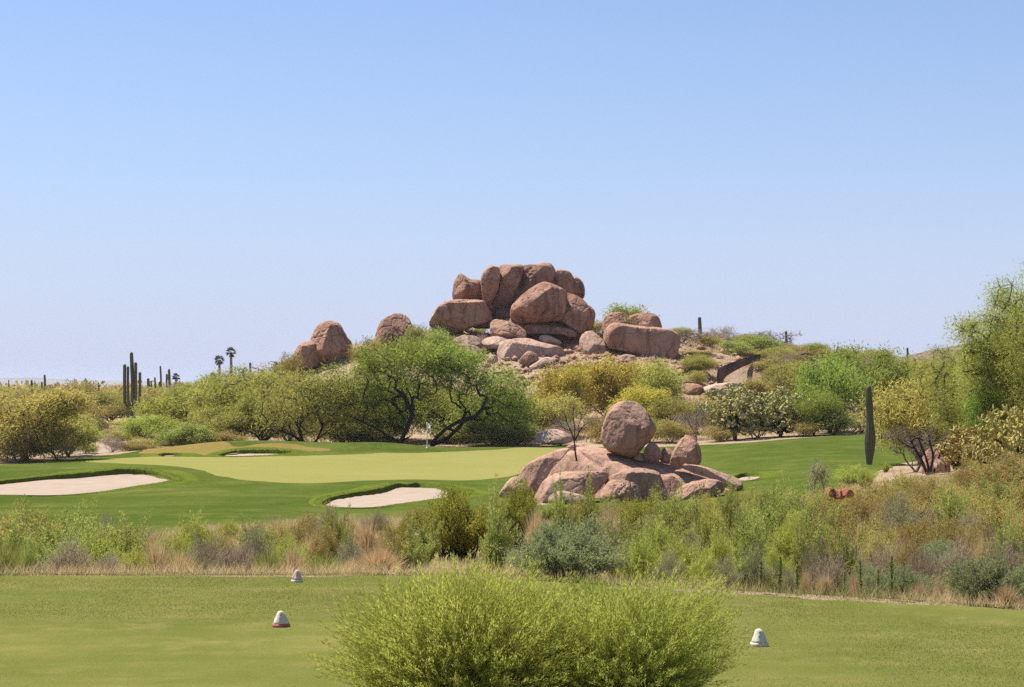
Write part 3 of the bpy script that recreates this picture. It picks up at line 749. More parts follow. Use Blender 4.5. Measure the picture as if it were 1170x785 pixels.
# left bank, behind the left half of the tee
L = 'on the left bank behind the tee'
for px, Y, w, top, kind, nm, lab in [
 (22, 27, 100, 588, 'olive', 'olive_bush', 'rusty olive bush at the far left behind the tee, tallest of that clump'),
 (66, 24.5, 70, 598, 'weed', 'weedy_bush', 'tall green and rusty bush over the dead twigs on the left bank'),
 (96, 30, 60, 596, 'drygrass', 'dry_grass_tuft', 'fine straw-coloured grass above the dead twigs on the left bank'),
 (4, 22.4, 66, 616, 'reedgrass', 'grass_tuft', 'pale green grass tuft in the left corner of the tee edge'),
 (32, 22.6, 46, 612, 'reedgrass', 'grass_tuft', 'fresh green grass tuft just left of the dead twigs'),
 (108, 23.4, 74, 604, 'yellowgreen', 'leafy_bush', 'yellow-green bush immediately right of the dead grey twigs'),
 (148, 24, 52, 606, 'weed', 'weedy_bush', 'thin green bush left of the orange dry grass on the left bank'),
 (80, 21.9, 52, 620, 'deadbush', 'dead_bush', 'heap of dead grey twigs against the left half of the tee edge'),
 (122, 21.9, 40, 634, 'deadbush', 'dead_bush', 'small dark dead bush at the tee edge right of the grey twig heap'),
 (160, 33, 52, 600, 'deadbush', 'dead_bush', 'purplish grey twiggy bush near the fairway above the left bank'),
 (118, 34, 46, 597, 'greygreen', 'grey_bush', 'grey bush at the fairway edge above the left bank'),
 (178, 22.8, 58, 610, 'drygrass', 'dry_grass_tuft', 'upright orange dry grass at the middle of the left bank'),
 (206, 22.6, 56, 626, 'drygrass', 'dry_grass_tuft', 'low rusty dry grass under the round yellow-green bush'),
 (222, 27, 48, 592, 'yellowgreen', 'leafy_bush', 'round yellow-green bush topping the dark seed-headed bush'),
 (236, 23.4, 40, 609, 'deadbush', 'dead_bush', 'dark brown withered bush below the round yellow-green bush'),
 (268, 24.6, 52, 616, 'deadbush', 'dead_bush', 'purplish grey dead bush right of the dark withered bush'),
 (288, 27, 44, 612, 'greygreen', 'grey_bush', 'grey-green bush right of the purplish dead bush'),
 (262, 55, 22, 597, 'yellowgreen', 'leafy_bush', 'tiny round green bush alone on sand at the fairway edge'),
 (308, 24, 56, 622, 'reedgrass', 'grass_tuft', 'greenish grass tuft left of the far tee marker'),
 (334, 23.2, 44, 622, 'drygrass', 'dry_grass_tuft', 'tan dry grass directly behind the far tee marker'),
 (366, 23.4, 62, 630, 'reedgrass', 'grass_tuft', 'low green grass tuft right of the far tee marker'),
 (398, 23.6, 46, 636, 'drygrass', 'dry_grass_tuft', 'tan grass tuft left of the pale golden straw clump'),
 (432, 22.0, 72, 624, 'straw', 'straw_clump', 'pale golden straw clump at the tee edge left of the feathery bush'),
 (312, 46, 40, 588, 'drygrass', 'dry_grass_tuft', 'brown dry grass at the fairway edge left of the front bunker'),
 (344, 40, 38, 590, 'olive', 'olive_bush', 'straggly olive bush below the left tip of the front bunker'),
 (372, 50, 40, 584, 'greygreen', 'grey_bush', 'faded grey-green bush directly under the left tip of the front bunker'),
 (386, 36, 26, 592, 'weed', 'weedy_bush', 'small bright green bush on bare soil below the front bunker'),
 (397, 33, 18, 608, 'weed', 'weedy_bush', 'tiny green sprig below the small bright green bush'),
 (420, 40, 46, 590, 'drygrass', 'dry_grass_tuft', 'reddish dry grass below the middle of the front bunker'),
 (440, 31, 40, 606, 'drygrass', 'dry_grass_tuft', 'thin dry grass behind the pale golden straw clump'),
 (470, 27, 50, 612, 'weed', 'weedy_bush', 'leafy weed between the straw clump and the large olive bush'),
 (356, 30, 46, 606, 'drygrass', 'dry_grass_tuft', 'pinkish dry grass on bare soil behind the far tee marker'),
 (322, 32, 40, 604, 'olive', 'olive_bush', 'small olive bush up the slope behind the far tee marker'),
 (566, 26, 46, 588, 'weed', 'weedy_bush', 'dark green stalky weed right of the large olive bush'),
 (560, 40, 42, 585, 'deadbush', 'dead_bush', 'pinkish dead bush between the two olive bushes left of the boulders'),
 (612, 33, 40, 576, 'drygrass', 'dry_grass_tuft', 'dry grass in front of the pale stones at the boulders foot'),
 (640, 30, 42, 578, 'weed', 'weedy_bush', 'green stalks rising over the grey-green bush, left of two'),
 (672, 33, 40, 576, 'weed', 'weedy_bush', 'green stalks rising over the grey-green bush, right of two'),
 (694, 36, 50, 572, 'drygrass', 'dry_grass_tuft', 'tan grass in front of the cracked round boulder'),
]:
    w *= 1.3; top -= 2
    cat = {'dry_grass_tuft': 'dry grass', 'grass_tuft': 'grass tuft', 'straw_clump': 'dry grass'}.get(nm, 'bush')
    place(nm, kind, px, Y, w, top, lab, cat, 'plants along the left bank of the tee')
for k, (px, Y, w, top, kd) in enumerate([(44, 30, 84, 594, 'creosote'), (88, 26, 70, 604, 'yellowgreen'), (130, 27, 80, 603, 'yellowgreen'), (168, 29, 70, 606, 'olive'), (196, 26, 64, 608, 'yellowgreen'), (14, 24, 70, 604, 'weed'), (250, 30, 60, 608, 'olive'), (296, 30, 56, 606, 'weed'), (330, 28, 60, 610, 'yellowgreen'), (372, 30, 50, 604, 'olive'), (402, 27, 56, 614, 'greygreen'), (446, 27, 60, 612, 'olive'), (484, 32, 60, 604, 'weed'), (60, 22.6, 60, 622, 'weed'), (152, 22.4, 54, 626, 'yellowgreen'), (226, 23, 50, 620, 'greygreen')]):
    nm_ = {'creosote': 'creosote_bush', 'yellowgreen': 'leafy_bush', 'olive': 'olive_bush', 'weed': 'weedy_bush', 'greygreen': 'grey_bush'}[kd]
    place(nm_, kd, px, Y, w, top, None, 'bush', 'filler bushes of the left bank', ({'creosote': 'dense olive bush with dark stems on the left bank', 'yellowgreen': 'bushy yellow-green mound in the straw of the left bank', 'olive': 'rounded olive mound in the straw of the left bank', 'weed': 'leafy green stems in the straw of the left bank', 'greygreen': 'pale greyish mound in the straw of the left bank'}[kd],))
# right bank: green weedy growth, then browner scrub
Rz = 'in front of the pink boulders'
for px, Y, w, top in [(706, 24, 60, 592), (728, 22, 56, 602), (752, 26, 62, 586), (776, 21.5, 58, 604), (796, 27, 66, 580), (818, 23, 60, 594), (838, 31, 62, 574), (858, 25, 60, 586), (880, 33, 58, 566), (902, 28, 60, 580), (922, 37, 52, 566), (846, 20.4, 44, 630), (806, 20.3, 46, 626), (884, 21, 46, 616), (915, 23, 44, 606), (768, 34, 60, 574), (812, 38, 60, 570), (866, 42, 56, 562)]:
    top += 9 if Y < 32 else 2
    place('weedy_bush', ['weed', 'weed', 'yellowgreen'][px % 3], px, Y, w * 1.1, top, None, 'bush', 'green weeds right of the feathery bush', ('stalky green bush between the boulders and the tee',))
for px, Y, w, top in [(762, 20.1, 46, 634), (830, 20.0, 40, 640), (900, 19.4, 34, 650), (790, 24, 50, 606), (864, 20.2, 44, 628), (740, 30, 46, 592), (936, 22, 48, 618)]:
    place('grey_bush', 'greygreen', px, Y, w, top, None, 'bush', 'faded bushes among the green weeds', ('faded brownish bush among the stalky green ones',))
for px, Y, w, top in [(950, 34, 76, 580), (985, 42, 74, 568), (1020, 48, 80, 556), (1058, 52, 80, 552), (1095, 46, 80, 556), (1135, 40, 84, 562), (1168, 50, 80, 548), (1000, 30, 78, 596), (1044, 34, 76, 586), (1084, 30, 80, 592), (1124, 28, 76, 596), (1165, 28, 78, 592), (965, 27, 64, 606), (1010, 58, 70, 548), (1078, 60, 74, 545), (1130, 56, 80, 545), (1040, 62, 60, 543), (930, 50, 64, 562), (962, 55, 60, 556), (1185, 40, 60, 570)]:
    place('olive_bush', 'olive', px, Y, w, top, None, 'bush', 'brownish olive bushes on the right bank', ('brownish olive bush on the right-hand scrub bank',))
for px, Y, w, top in [(975, 24, 60, 622), (948, 21, 50, 630), (1055, 22, 64, 628), (1090, 23, 60, 612), (1015, 24, 56, 616), (1110, 36, 50, 580), (1150, 22, 60, 606), (1066, 40, 50, 576), (990, 36, 46, 590)]:
    place('dead_bush', 'deadbush', px, Y, w, top, None, 'dead bush', 'dead bushes on the right bank', ('twiggy purplish brown dead bush on the right-hand bank',))
for px, Y, w, top in [(1072, 19.6, 50, 652), (1098, 18.6, 44, 660), (1050, 18.6, 36, 662), (942, 19.2, 36, 652), (978, 19.6, 40, 652), (1120, 24, 44, 606), (1030, 27, 40, 606), (1160, 34, 44, 578), (920, 20.4, 30, 646), (1005, 20, 40, 648), (1150, 17.8, 50, 664)]:
    place('dry_grass_tuft', 'drygrass', px, Y, w, top, None, 'dry grass', 'dry grass on the right bank', ('tan dry grass tuft along the right-hand tee edge and bank',))
for px, Y, w, top in [(890, 19.0, 12, 636), (911, 18.7, 12, 646), (984, 18.8, 11, 640), (1018, 18.6, 12, 634), (964, 18.6, 9, 652), (1002, 18.8, 9, 650), (868, 19.2, 11, 640)]:
    place('flower_stalk', 'stalk', px, Y, w, top, None, 'plant', 'thin stalks along the tee edge', ('thin dark green upright stalk along the right-hand tee edge',))
place('young_shrub', 'sapling', 936, 62, 26, 528, 'small thin sapling with a tuft of leaves standing against the right fairway', 'sapling')
place('leafy_bush', 'yellowgreen', 976, 80, 66, 532, 'soft green bush on the lawn left of the tall saguaro foot', 'bush', v=0)
place('leafy_bush', 'yellowgreen', 988, 76, 24, 533, 'small dark green bush right of the soft green bush at the saguaro foot', 'bush', v=1)
place('leafy_bush', 'yellowgreen', 1012, 88, 12, 528, 'tiny green bush in the shadow right of the tall saguaro', 'bush', v=1)

for k, (px, Y, w, top, kd) in enumerate([(962, 22, 70, 622, 'weed'), (1000, 25, 66, 612, 'olive'), (1040, 23, 64, 622, 'olive'), (1076, 25, 70, 610, 'sage'), (1104, 21, 60, 636, 'olive'), (930, 30, 66, 590, 'weed'), (990, 20, 50, 644, 'sage'), (1150, 26, 70, 606, 'weed'), (1090, 38, 70, 572, 'weed'), (1030, 40, 66, 570, 'greygreen'), (1140, 48, 70, 556, 'weed')]):
    nm_ = {'olive': 'olive_bush', 'weed': 'weedy_bush', 'sage': 'sage_bush', 'greygreen': 'grey_bush'}[kd]
    place(nm_, kd, px, Y, w, top, None, 'bush', 'mixed bushes of the right bank', ({'olive': 'low olive bush near the right-hand tee edge', 'weed': 'fresh green stalky bush on the right-hand scrub bank', 'sage': 'small grey-green bush on the right-hand scrub bank', 'greygreen': 'faded grey bush high on the right-hand scrub bank'}[kd],))

# ---- trees behind the green
def local(px, py, c, Y=140, dy=0):
    return ((px - c) / F * Y, dy, (c_base - py) / F * Y)
c_base = 514
def lob(px, py, rx, rz, c, dy=0, ry=None):
    k = 142 / F
    return ((px - c) * k, dy, (c_base - py) * k, rx * k, (ry or rx) * k, rz * k)
def lim(pts, c):
    k = 142 / F
    return [((x - c) * k, d, (c_base - y) * k) for x, y, d in pts]
trA = [lim([(466, 514, 0), (457, 503, 0), (446, 498, -.2), (432, 488, -.4), (415, 480, -.5), (403, 474, -.6), (390, 471, -.6)], 466),
       lim([(457, 503, 0), (465, 488, .2), (471, 472, .3), (471, 455, .2), (464, 440, .1)], 466),
       lim([(471, 472, .3), (462, 450, -.4), (452, 442, -.6)], 466),
       lim([(446, 498, -.2), (434, 504, -.5), (420, 503, -.7)], 466),
       lim([(457, 503, 0), (470, 496, 1.2), (482, 486, 1.8), (490, 476, 2.0)], 466)]
lobA = [lob(455, 425, 60, 36, 466, 2.2, 42), lob(400, 440, 46, 28, 466, 2, 36), lob(485, 408, 40, 26, 466, 1.8, 30), lob(430, 452, 60, 26, 466, 3.5, 30), lob(370, 452, 30, 26, 466, .8), lob(440, 402, 30, 18, 466, .8), lob(465, 478, 45, 20, 466, 6, 20), lob(410, 490, 50, 16, 466, 6.5, 20)]
pA = make_tree(101, lobA, trA, 430, 54, .48, .34, .036, 'mesquite', 'bark_dark', r0=.016, rexp=.55, rmax=.19)
trB = [lim([(492, 518, 0), (494, 506, 0), (500, 497, -.2), (511, 487, -.4), (527, 478, -.5), (542, 474, -.5), (551, 465, -.4), (556, 452, -.3)], 492),
       lim([(511, 487, -.4), (530, 494, .4), (545, 506, .8)], 492),
       lim([(494, 506, 0), (510, 500, 1.5), (525, 485, 2.2)], 492)]
lobB = [lob(535, 423, 52, 28, 492, 2.0, 36), lob(577, 446, 34, 30, 492, 1.2, 30), lob(550, 466, 48, 22, 492, 4, 24), lob(515, 408, 36, 22, 492, 1.2), lob(596, 470, 20, 24, 492, .8), lob(545, 495, 50, 16, 492, 6, 20)]
pB = make_tree(102, lobB, trB, 300, 54, .48, .34, .036, 'mesquite', 'bark_dark', r0=.016, rexp=.55, rmax=.19)
trC = [lim([(352, 512, 0), (346, 503, 0), (335, 495, -.3), (322, 490, -.4), (312, 490, -.4)], 352), lim([(352, 512, 0), (362, 500, .3), (368, 486, .3), (362, 470, .2)], 352),
       lim([(346, 503, 0), (340, 485, .5), (328, 470, .8)], 352), lim([(362, 500, .3), (376, 490, -.3), (384, 478, -.4)], 352)]
lobC = [lob(335, 455, 46, 34, 352), lob(372, 445, 40, 30, 352), lob(318, 475, 30, 26, 352, .5), lob(350, 475, 46, 24, 352, 3.5), lob(388, 470, 24, 24, 352, 2)]
pC = make_tree(103, lobC, trC, 230, 46, .48, .34, .032, 'palo', 'bark_dark', r0=.016, rexp=.55, rmax=.19, twigs=6)
for pr, px, lab in ((pA, 466, 'broad green mesquite tree with dark forking limbs just left of the golf flag'), (pB, 492, 'green mesquite tree whose dark leaning trunk rises right behind the golf flag'), (pC, 352, 'thinner olive mesquite with bare low limbs left of the broad green mesquite')):
    o = link('mesquite_tree', None); X = (px - CX) / F * 142
    for nm, me in pr['parts']: link(nm, me, o)
    o.location = (X, 146.5, hz(X, 146.5) - .1); tag(o, lab, 'tree', 'mesquite trees behind the green')
    o.scale = (146.5 / 142,) * 3
    o.location.x = (px - CX) / F * 146.5
    o.location.z = CZ - (516 - HY) / F * 146.5

T = 'tree'
for kind, nm, px, Y, w, top, lab, cat in [
 ('palodull', 'palo_verde_tree', 30, 129, 128, 446, 'dull yellow flowering palo verde at the far left edge of the fairway', T),
 ('palodull', 'palo_verde_tree', -22, 133, 90, 448, 'yellow palo verde cut off by the left edge of the photo', T),
 ('palo', 'palo_verde_tree', 78, 136, 72, 468, 'low olive bushy palo verde right of the yellow one at far left', T),
 ('bigscrub', 'large_bush', 84, 196, 58, 436, 'tall brownish bush left of the big saguaro, farther of two', 'bush'),
 ('bigscrub', 'large_bush', 108, 176, 56, 462, 'olive bush between the yellow palo verde and the big saguaro', 'bush'),
 ('palo', 'palo_verde_tree', 126, 205, 66, 446, 'dull green tree directly left of the big saguaro', T),
 ('bigscrub', 'large_bush', 60, 230, 60, 444, 'brown bush on the skyline above the yellow palo verde', 'bush'),
 ('cholla', 'cholla_cactus', 114, 170, 20, 476, 'dark cholla cactus on the soil left of the sandy path', 'cactus'),
 ('bigscrub', 'large_bush', 176, 215, 64, 444, 'brownish bush directly right of the big saguaro', 'bush'),
 ('bigscrub', 'large_bush', 150, 192, 50, 478, 'low brown bush at the foot of the big saguaro', 'bush'),
 ('bigscrubgrey', 'large_bush', 196, 225, 46, 436, 'grey brown bush on the skyline under the small palm', 'bush'),
 ('palogreen', 'palo_verde_tree', 205, 168, 92, 440, 'bright lime green palo verde between the big saguaro and the palms', T),
 ('palogreen', 'palo_verde_tree', 176, 158, 70, 474, 'low lime green palo verde at the left end of the back mound', T),
 ('bigscrubgreen', 'large_bush', 202, 150, 50, 490, 'dark green twiggy bush behind the left end of the back mound', 'bush'),
 ('bigscrubgreen', 'large_bush', 228, 150, 46, 484, 'dark grey-green bush behind the middle of the back mound', 'bush'),
 ('mesquite', 'mesquite_tree', 238, 182, 80, 426, 'blue-green tree below the three palms', T),
 ('palo', 'palo_verde_tree', 274, 160, 110, 418, 'olive green palo verde behind the back mound', T),
 ('palo', 'palo_verde_tree', 310, 172, 90, 416, 'olive palo verde left of the two boulders on the hill shoulder', T),
 ('bigscrub', 'large_bush', 156, 148, 44, 500, 'low olive scrub right of the sandy path', 'bush'),
 ('bigscrub', 'large_bush', 262, 150, 44, 492, 'brownish low bush behind the crest of the back mound', 'bush'),
 ('bigscrubgreen', 'large_bush', 400, 152, 66, 482, 'dense green bush in shade under the broad green mesquite', 'bush'),
 ('bigscrubgreen', 'large_bush', 560, 149, 60, 482, 'dark green bush under the right side of the mesquites', 'bush'),
 ('bigscrubgreen', 'large_bush', 590, 150, 44, 480, 'dark green bush at the right end of the mesquites beside the green', 'bush'),
 ('bigscrub', 'large_bush', 432, 153, 60, 484, 'brown scrub in shade left of the golf flag', 'bush'),
 ('bigscrub', 'large_bush', 520, 153, 50, 486, 'brown scrub in shade right of the golf flag', 'bush'),
 ('paloyellow', 'palo_verde_tree', 640, 164, 80, 416, 'golden flowering palo verde right beside the green mesquites', T),
 ('paloyellow', 'palo_verde_tree', 696, 168, 92, 408, 'golden flowering palo verde directly above the balanced boulder', T),
 ('palo', 'palo_verde_tree', 746, 172, 92, 412, 'olive yellow palo verde above and right of the balanced boulder', T),
 ('palodull', 'palo_verde_tree', 634, 156, 66, 448, 'lower dull yellow palo verde at the back of the green left of the balanced boulder', T),
 ('palo', 'palo_verde_tree', 770, 158, 70, 452, 'low olive palo verde right behind the small upright boulder', T),
 ('bigscrubgrey', 'large_bush', 640, 148, 50, 480, 'greyish twiggy bush at the back of the green left of the balanced boulder', 'bush'),
 ('bigscrub', 'large_bush', 690, 150, 50, 474, 'brown bush behind the balanced boulder', 'bush'),
 ('bigscrubgreen', 'large_bush', 742, 148, 40, 478, 'green bush showing just right of the balanced boulder', 'bush'),
 ('bigscrubgrey', 'large_bush', 790, 150, 44, 470, 'grey twiggy bush behind the upright boulder on the slab', 'bush'),
 ('cholla', 'cholla_cactus', 840, 146, 78, 438, 'big green branching cholla at the far edge of the right fairway, left of two', 'cactus'),
 ('cholla', 'cholla_cactus', 892, 147, 74, 444, 'big yellowish branching cholla at the far edge of the right fairway, right of two', 'cactus'),
 ('mesquite', 'mesquite_tree', 948, 150, 96, 404, 'rounded green mesquite at the back of the right fairway', T),
 ('mesquite', 'mesquite_tree', 996, 160, 96, 392, 'taller green mesquite behind the tall ribbed saguaro', T),
 ('mesquite', 'mesquite_tree', 930, 146, 60, 446, 'low green mesquite beside the yellowish cholla', T),
 ('palo', 'palo_verde_tree', 915, 172, 70, 420, 'olive tree on the slope above the yellowish cholla', T),
 ('palo', 'palo_verde_tree', 1052, 165, 90, 404, 'yellow-green palo verde below the dark distant hill', T),
 ('palodull', 'palo_verde_tree', 1052, 104, 124, 420, 'yellow palo verde shading the fairway right of the tall saguaro', T),
 ('palotall', 'palo_verde_tree', 1112, 96, 104, 384, 'tall yellow-green palo verde left of the tallest tree at the right edge', T),
 ('palotall', 'palo_verde_tree', 1176, 84, 168, 300, 'tallest green palo verde, at the right edge of the photo', T),
 ('palotall', 'palo_verde_tree', 1146, 90, 110, 366, 'olive palo verde under the tallest tree at the right edge', T),
 ('mesquite', 'mesquite_tree', 1136, 84, 66, 438, 'small blue-green mesquite between the yellow chollas at right', T),
 ('palotall', 'palo_verde_tree', 1222, 80, 130, 340, 'palo verde mostly beyond the right edge of the photo', T),
 ('chollayellow', 'cholla_cactus', 1108, 80, 72, 488, 'yellow cholla with dark base right of the red rock beside the bare ocotillo', 'cactus'),
 ('chollayellow', 'cholla_cactus', 1150, 76, 78, 462, 'tall yellow cholla near the right edge under the trees', 'cactus'),
 ('chollayellow', 'cholla_cactus', 1128, 70, 60, 500, 'low yellow cholla in front of the tall yellow cholla', 'cactus'),
 ('chollayellow', 'cholla_cactus', 1180, 70, 70, 470, 'yellow cholla cut off by the right edge of the photo', 'cactus'),
 ('bare', 'bare_bush', 1046, 84, 70, 484, 'bare twiggy bush between the tall saguaro and the red rock', 'bush'),
 ('olive', 'olive_bush', 1110, 68, 62, 528, 'olive bush below the yellow chollas', 'bush'),
 ('bigscrub', 'large_bush', 1150, 66, 76, 516, 'broad olive bush below the tall yellow cholla at right', 'bush'),
 ('palo', 'palo_verde_tree', 392, 154, 84, 436, 'olive green palo verde filling in behind the left limbs of the broad mesquite', T),
 ('palogreen', 'palo_verde_tree', 446, 156, 90, 430, 'light green palo verde showing through the middle of the broad mesquite', T),
 ('palo', 'palo_verde_tree', 508, 156, 84, 434, 'olive green palo verde showing between the two dark mesquite trunks', T),
 ('palogreen', 'palo_verde_tree', 570, 155, 80, 440, 'light green palo verde behind the right end of the mesquites', T),
 ('palo', 'palo_verde_tree', 250, 154, 74, 462, 'low olive palo verde behind the crest of the back mound', T),
 ('palogreen', 'palo_verde_tree', 300, 156, 78, 446, 'yellowish green palo verde left of the bare-limbed mesquite', T),
 ('palo', 'palo_verde_tree', 330, 155, 70, 450, 'olive palo verde tangled behind the bare-limbed mesquite', T),
 ('bigscrub', 'large_bush', 712, 147, 48, 484, 'low olive bush at the fairway edge behind the balanced boulder', 'bush'),
 ('bigscrub', 'large_bush', 766, 146, 50, 480, 'low tan bush at the fairway edge left of the leafless sapling', 'bush'),
 ('bigscrubgreen', 'large_bush', 866, 148, 44, 468, 'dark bush wedged between the two big branching chollas', 'bush'),
 ('bigscrub', 'large_bush', 822, 145, 40, 486, 'low bush at the left foot of the green branching cholla', 'bush'),
 ('bigscrub', 'large_bush', 918, 145, 46, 478, 'low bush at the right foot of the yellowish cholla', 'bush'),
 ('bigscrubgreen', 'large_bush', 952, 146, 52, 468, 'dark green low bush at the fairway edge under the green mesquites', 'bush'),
 ('bigscrubgrey', 'large_bush', 984, 148, 44, 462, 'greyish brown bush left of the tall ribbed saguaro', 'bush'),
 ('paloyellow', 'palo_verde_tree', 730, 160, 76, 440, 'golden palo verde directly right of the balanced boulder top', T),
 ('bigscrub', 'large_bush', 20, 127, 70, 486, 'brown undergrowth bush below the dull yellow palo verde at far left', 'bush'),
 ('bigscrub', 'large_bush', 66, 129, 56, 488, 'brown undergrowth bush at the right foot of the dull yellow palo verde', 'bush'),
 ('bigscrub', 'large_bush', 508, 203, 40, 370, 'dry brownish brush under the left overhang of the flat-topped boulder', 'bush'),
 ('bigscrubgrey', 'large_bush', 540, 199, 40, 382, 'greyish dry brush under the middle of the flat-topped boulder', 'bush'),
 # hill top and slope
 ('bigscrubgreen', 'large_bush', 722, 205, 52, 348, 'green twiggy bush growing over the top of the far right boulder', 'bush'),
 ('bare', 'bare_bush', 782, 206, 54, 374, 'bare grey bush right of the long boulder on the hill', 'bush'),
 ('bigscrubgrey', 'large_bush', 800, 212, 44, 378, 'grey twiggy bush around the skyline saguaro on the hill', 'bush'),
 ('bigscrub', 'large_bush', 838, 216, 40, 390, 'yellowish bush on the crest above the rusty wall', 'bush'),
 ('bare', 'bare_bush', 862, 220, 56, 378, 'leafless grey bush on the crest above the rusty wall', 'bush'),
 ('bare', 'bare_bush', 888, 222, 52, 376, 'leafless grey bush beside the right skyline saguaro', 'bush'),
 ('bigscrub', 'large_bush', 905, 214, 46, 394, 'olive bush between the two dark rusty walls', 'bush'),
 ('bigscrub', 'large_bush', 796, 200, 44, 400, 'brown bush below the skyline saguaro on the hill', 'bush'),
 ('bigscrubgrey', 'large_bush', 786, 192, 44, 414, 'grey dead-looking bush left of the rusty wall', 'bush'),
 ('bigscrub', 'large_bush', 806, 194, 40, 412, 'small brown bush immediately left of the rusty wall', 'bush'),
 ('bigscrub', 'large_bush', 880, 196, 66, 408, 'olive brown bush in front of the right end of the rusty wall', 'bush'),
 ('bigscrub', 'large_bush', 872, 180, 60, 430, 'brown bush on the slope below the rusty wall', 'bush'),
 ('bigscrubgreen', 'large_bush', 764, 178, 26, 436, 'small dark green bush on the slope right of the golden palo verdes', 'bush'),
 ('palo', 'palo_verde_tree', 912, 190, 80, 412, 'faded olive tree on the slope below the second rusty wall', T),
 ('bare', 'bare_bush', 942, 222, 30, 394, 'small bare bush on the skyline right of the second rusty wall', 'bush'),
 ('bigscrub', 'large_bush', 962, 214, 50, 402, 'olive bush on the skyline above the green mesquites at right', 'bush'),
 ('bigscrub', 'large_bush', 806, 168, 50, 452, 'low olive bush left of the green branching cholla', 'bush'),
 ('bigscrubgreen', 'large_bush', 476, 197, 36, 372, 'green shrub sprouting left of the boulder pile', 'bush'),
 ('bigscrubgreen', 'large_bush', 496, 194, 34, 374, 'green shrub at the foot of the left flat-topped boulder', 'bush'),
 ('bigscrub', 'large_bush', 330, 196, 36, 404, 'bush at the left foot of the rounded boulders on the hill shoulder', 'bush'),
 ('bigscrub', 'large_bush', 420, 196, 40, 386, 'bush between the rounded boulders and the lone boulder', 'bush'),
]:
    place(nm, kind, px, Y, w, top, lab, cat, {'tree': 'desert trees round the green', 'cactus': 'branching chollas', 'bush': 'large bushes round the green'}[cat])
for k, (px, Y, w, top) in enumerate([(596, 62, 40, 574), (624, 66, 36, 576), (655, 60, 44, 575), (688, 64, 40, 573), (716, 58, 46, 574), (776, 62, 44, 572), (806, 66, 40, 566), (836, 60, 46, 566), (862, 66, 40, 562), (884, 62, 40, 564), (900, 70, 36, 562), (640, 74, 34, 574), (574, 66, 34, 574), (552, 58, 40, 580)]):
    place(['olive_bush', 'weedy_bush'][k % 2], ['olive', 'weed'][k % 2], px, Y, w, top, None, 'bush', 'low bushes round the foot of the formation', (['low olive bush at the foot of the front boulders', 'low stalky green bush at the foot of the front boulders'][k % 2],))
for k, (px, Y, w, top) in enumerate([(216, 50, 30, 602), (238, 44, 34, 606), (284, 50, 36, 598), (300, 40, 40, 602), (330, 52, 34, 590), (354, 56, 30, 586), (400, 54, 34, 584), (430, 56, 36, 583), (450, 48, 40, 588), (480, 56, 36, 582), (408, 44, 36, 592), (376, 42, 36, 596), (190, 40, 36, 606), (140, 46, 34, 602), (66, 44, 40, 602), (30, 46, 40, 600)]):
    kd = ['drygrass', 'olive', 'drygrass', 'greygreen'][k % 4]
    place({'drygrass': 'dry_grass_tuft', 'olive': 'olive_bush', 'greygreen': 'grey_bush'}[kd], kd, px, Y, w * 1.2, top, None, {'drygrass': 'dry grass'}.get(kd, 'bush'), 'low growth along the near edge of the fairway', ({'drygrass': 'tan dry grass clump along the near fairway edge', 'olive': 'low olive bush along the near fairway edge', 'greygreen': 'low greyish bush along the near fairway edge'}[kd],))
for k, (px, Y, w) in enumerate([(96, 140, 34), (128, 142, 30), (150, 145, 36), (84, 150, 36), (134, 160, 36), (150, 166, 34), (104, 165, 30), (120, 182, 34), (166, 152, 34), (92, 185, 36)]):
    zt = hz((px - CX) / F * Y, Y); place('desert_bush', ['bigscrub', 'bigscrubgrey'][k % 2], px, Y, w, HY + (CZ - zt - [1.0, 1.3, .8][k % 3]) / Y * F, None, 'bush', 'low scrub round the sandy path', ('low brownish scrub bush beside the sandy path at left',))
rs = np.random.default_rng(15)
for k in range(46):
    px = rs.uniform(775, 1010); Y = rs.uniform(176, 224)
    zt = hz((px - CX) / F * Y, Y); hh = rs.uniform(1.0, 2.4); kd = rs.choice(['bigscrub', 'bigscrub', 'palo', 'bigscrubgrey', 'bigscrubgreen'])
    if abs(px - 846) < 30 and Y < 200: continue
    place('hillside_bush', kd, px, Y, rs.uniform(24, 42), HY + (CZ - zt - hh) / Y * F, None, 'bush', 'bushes on the right hill slope', ('rounded bush on the hill slope right of the boulder pile',))
# scattered scrub on the hill slope and the desert behind the trees
rs = np.random.default_rng(5)
for k in range(70):
    px = rs.uniform(340, 1160); Y = rs.uniform(168, 235)
    if 470 < px < 800 and Y < 212 and Y > 190: continue
    zt = hz((px - CX) / F * Y, Y); hh = rs.uniform(.7, 1.7)
    top = HY + (CZ - zt - hh) / Y * F
    kd = rs.choice(['bigscrub', 'bigscrub', 'bigscrubgrey', 'bigscrubgreen'])
    place('scrub_bush', kd, px, Y, rs.uniform(18, 36), top, None, 'bush', 'small scrub on the hill slope', ('small scrub bush on the rocky hill slope',))
for k in range(60):
    px = rs.uniform(-60, 330); Y = rs.uniform(190, 340)
    zt = hz((px - CX) / F * Y, Y); hh = rs.uniform(1.6, 3.6)
    top = max(HY + (CZ - zt - hh) / Y * F, 441)
    kd = rs.choice(['bigscrub', 'bigscrub', 'palo', 'bigscrubgreen'])
    place('desert_bush', kd, px, Y, rs.uniform(26, 48), top, None, 'bush', 'far scrub on the left plain', ('brownish bush on the desert plain far behind the left bunker',))

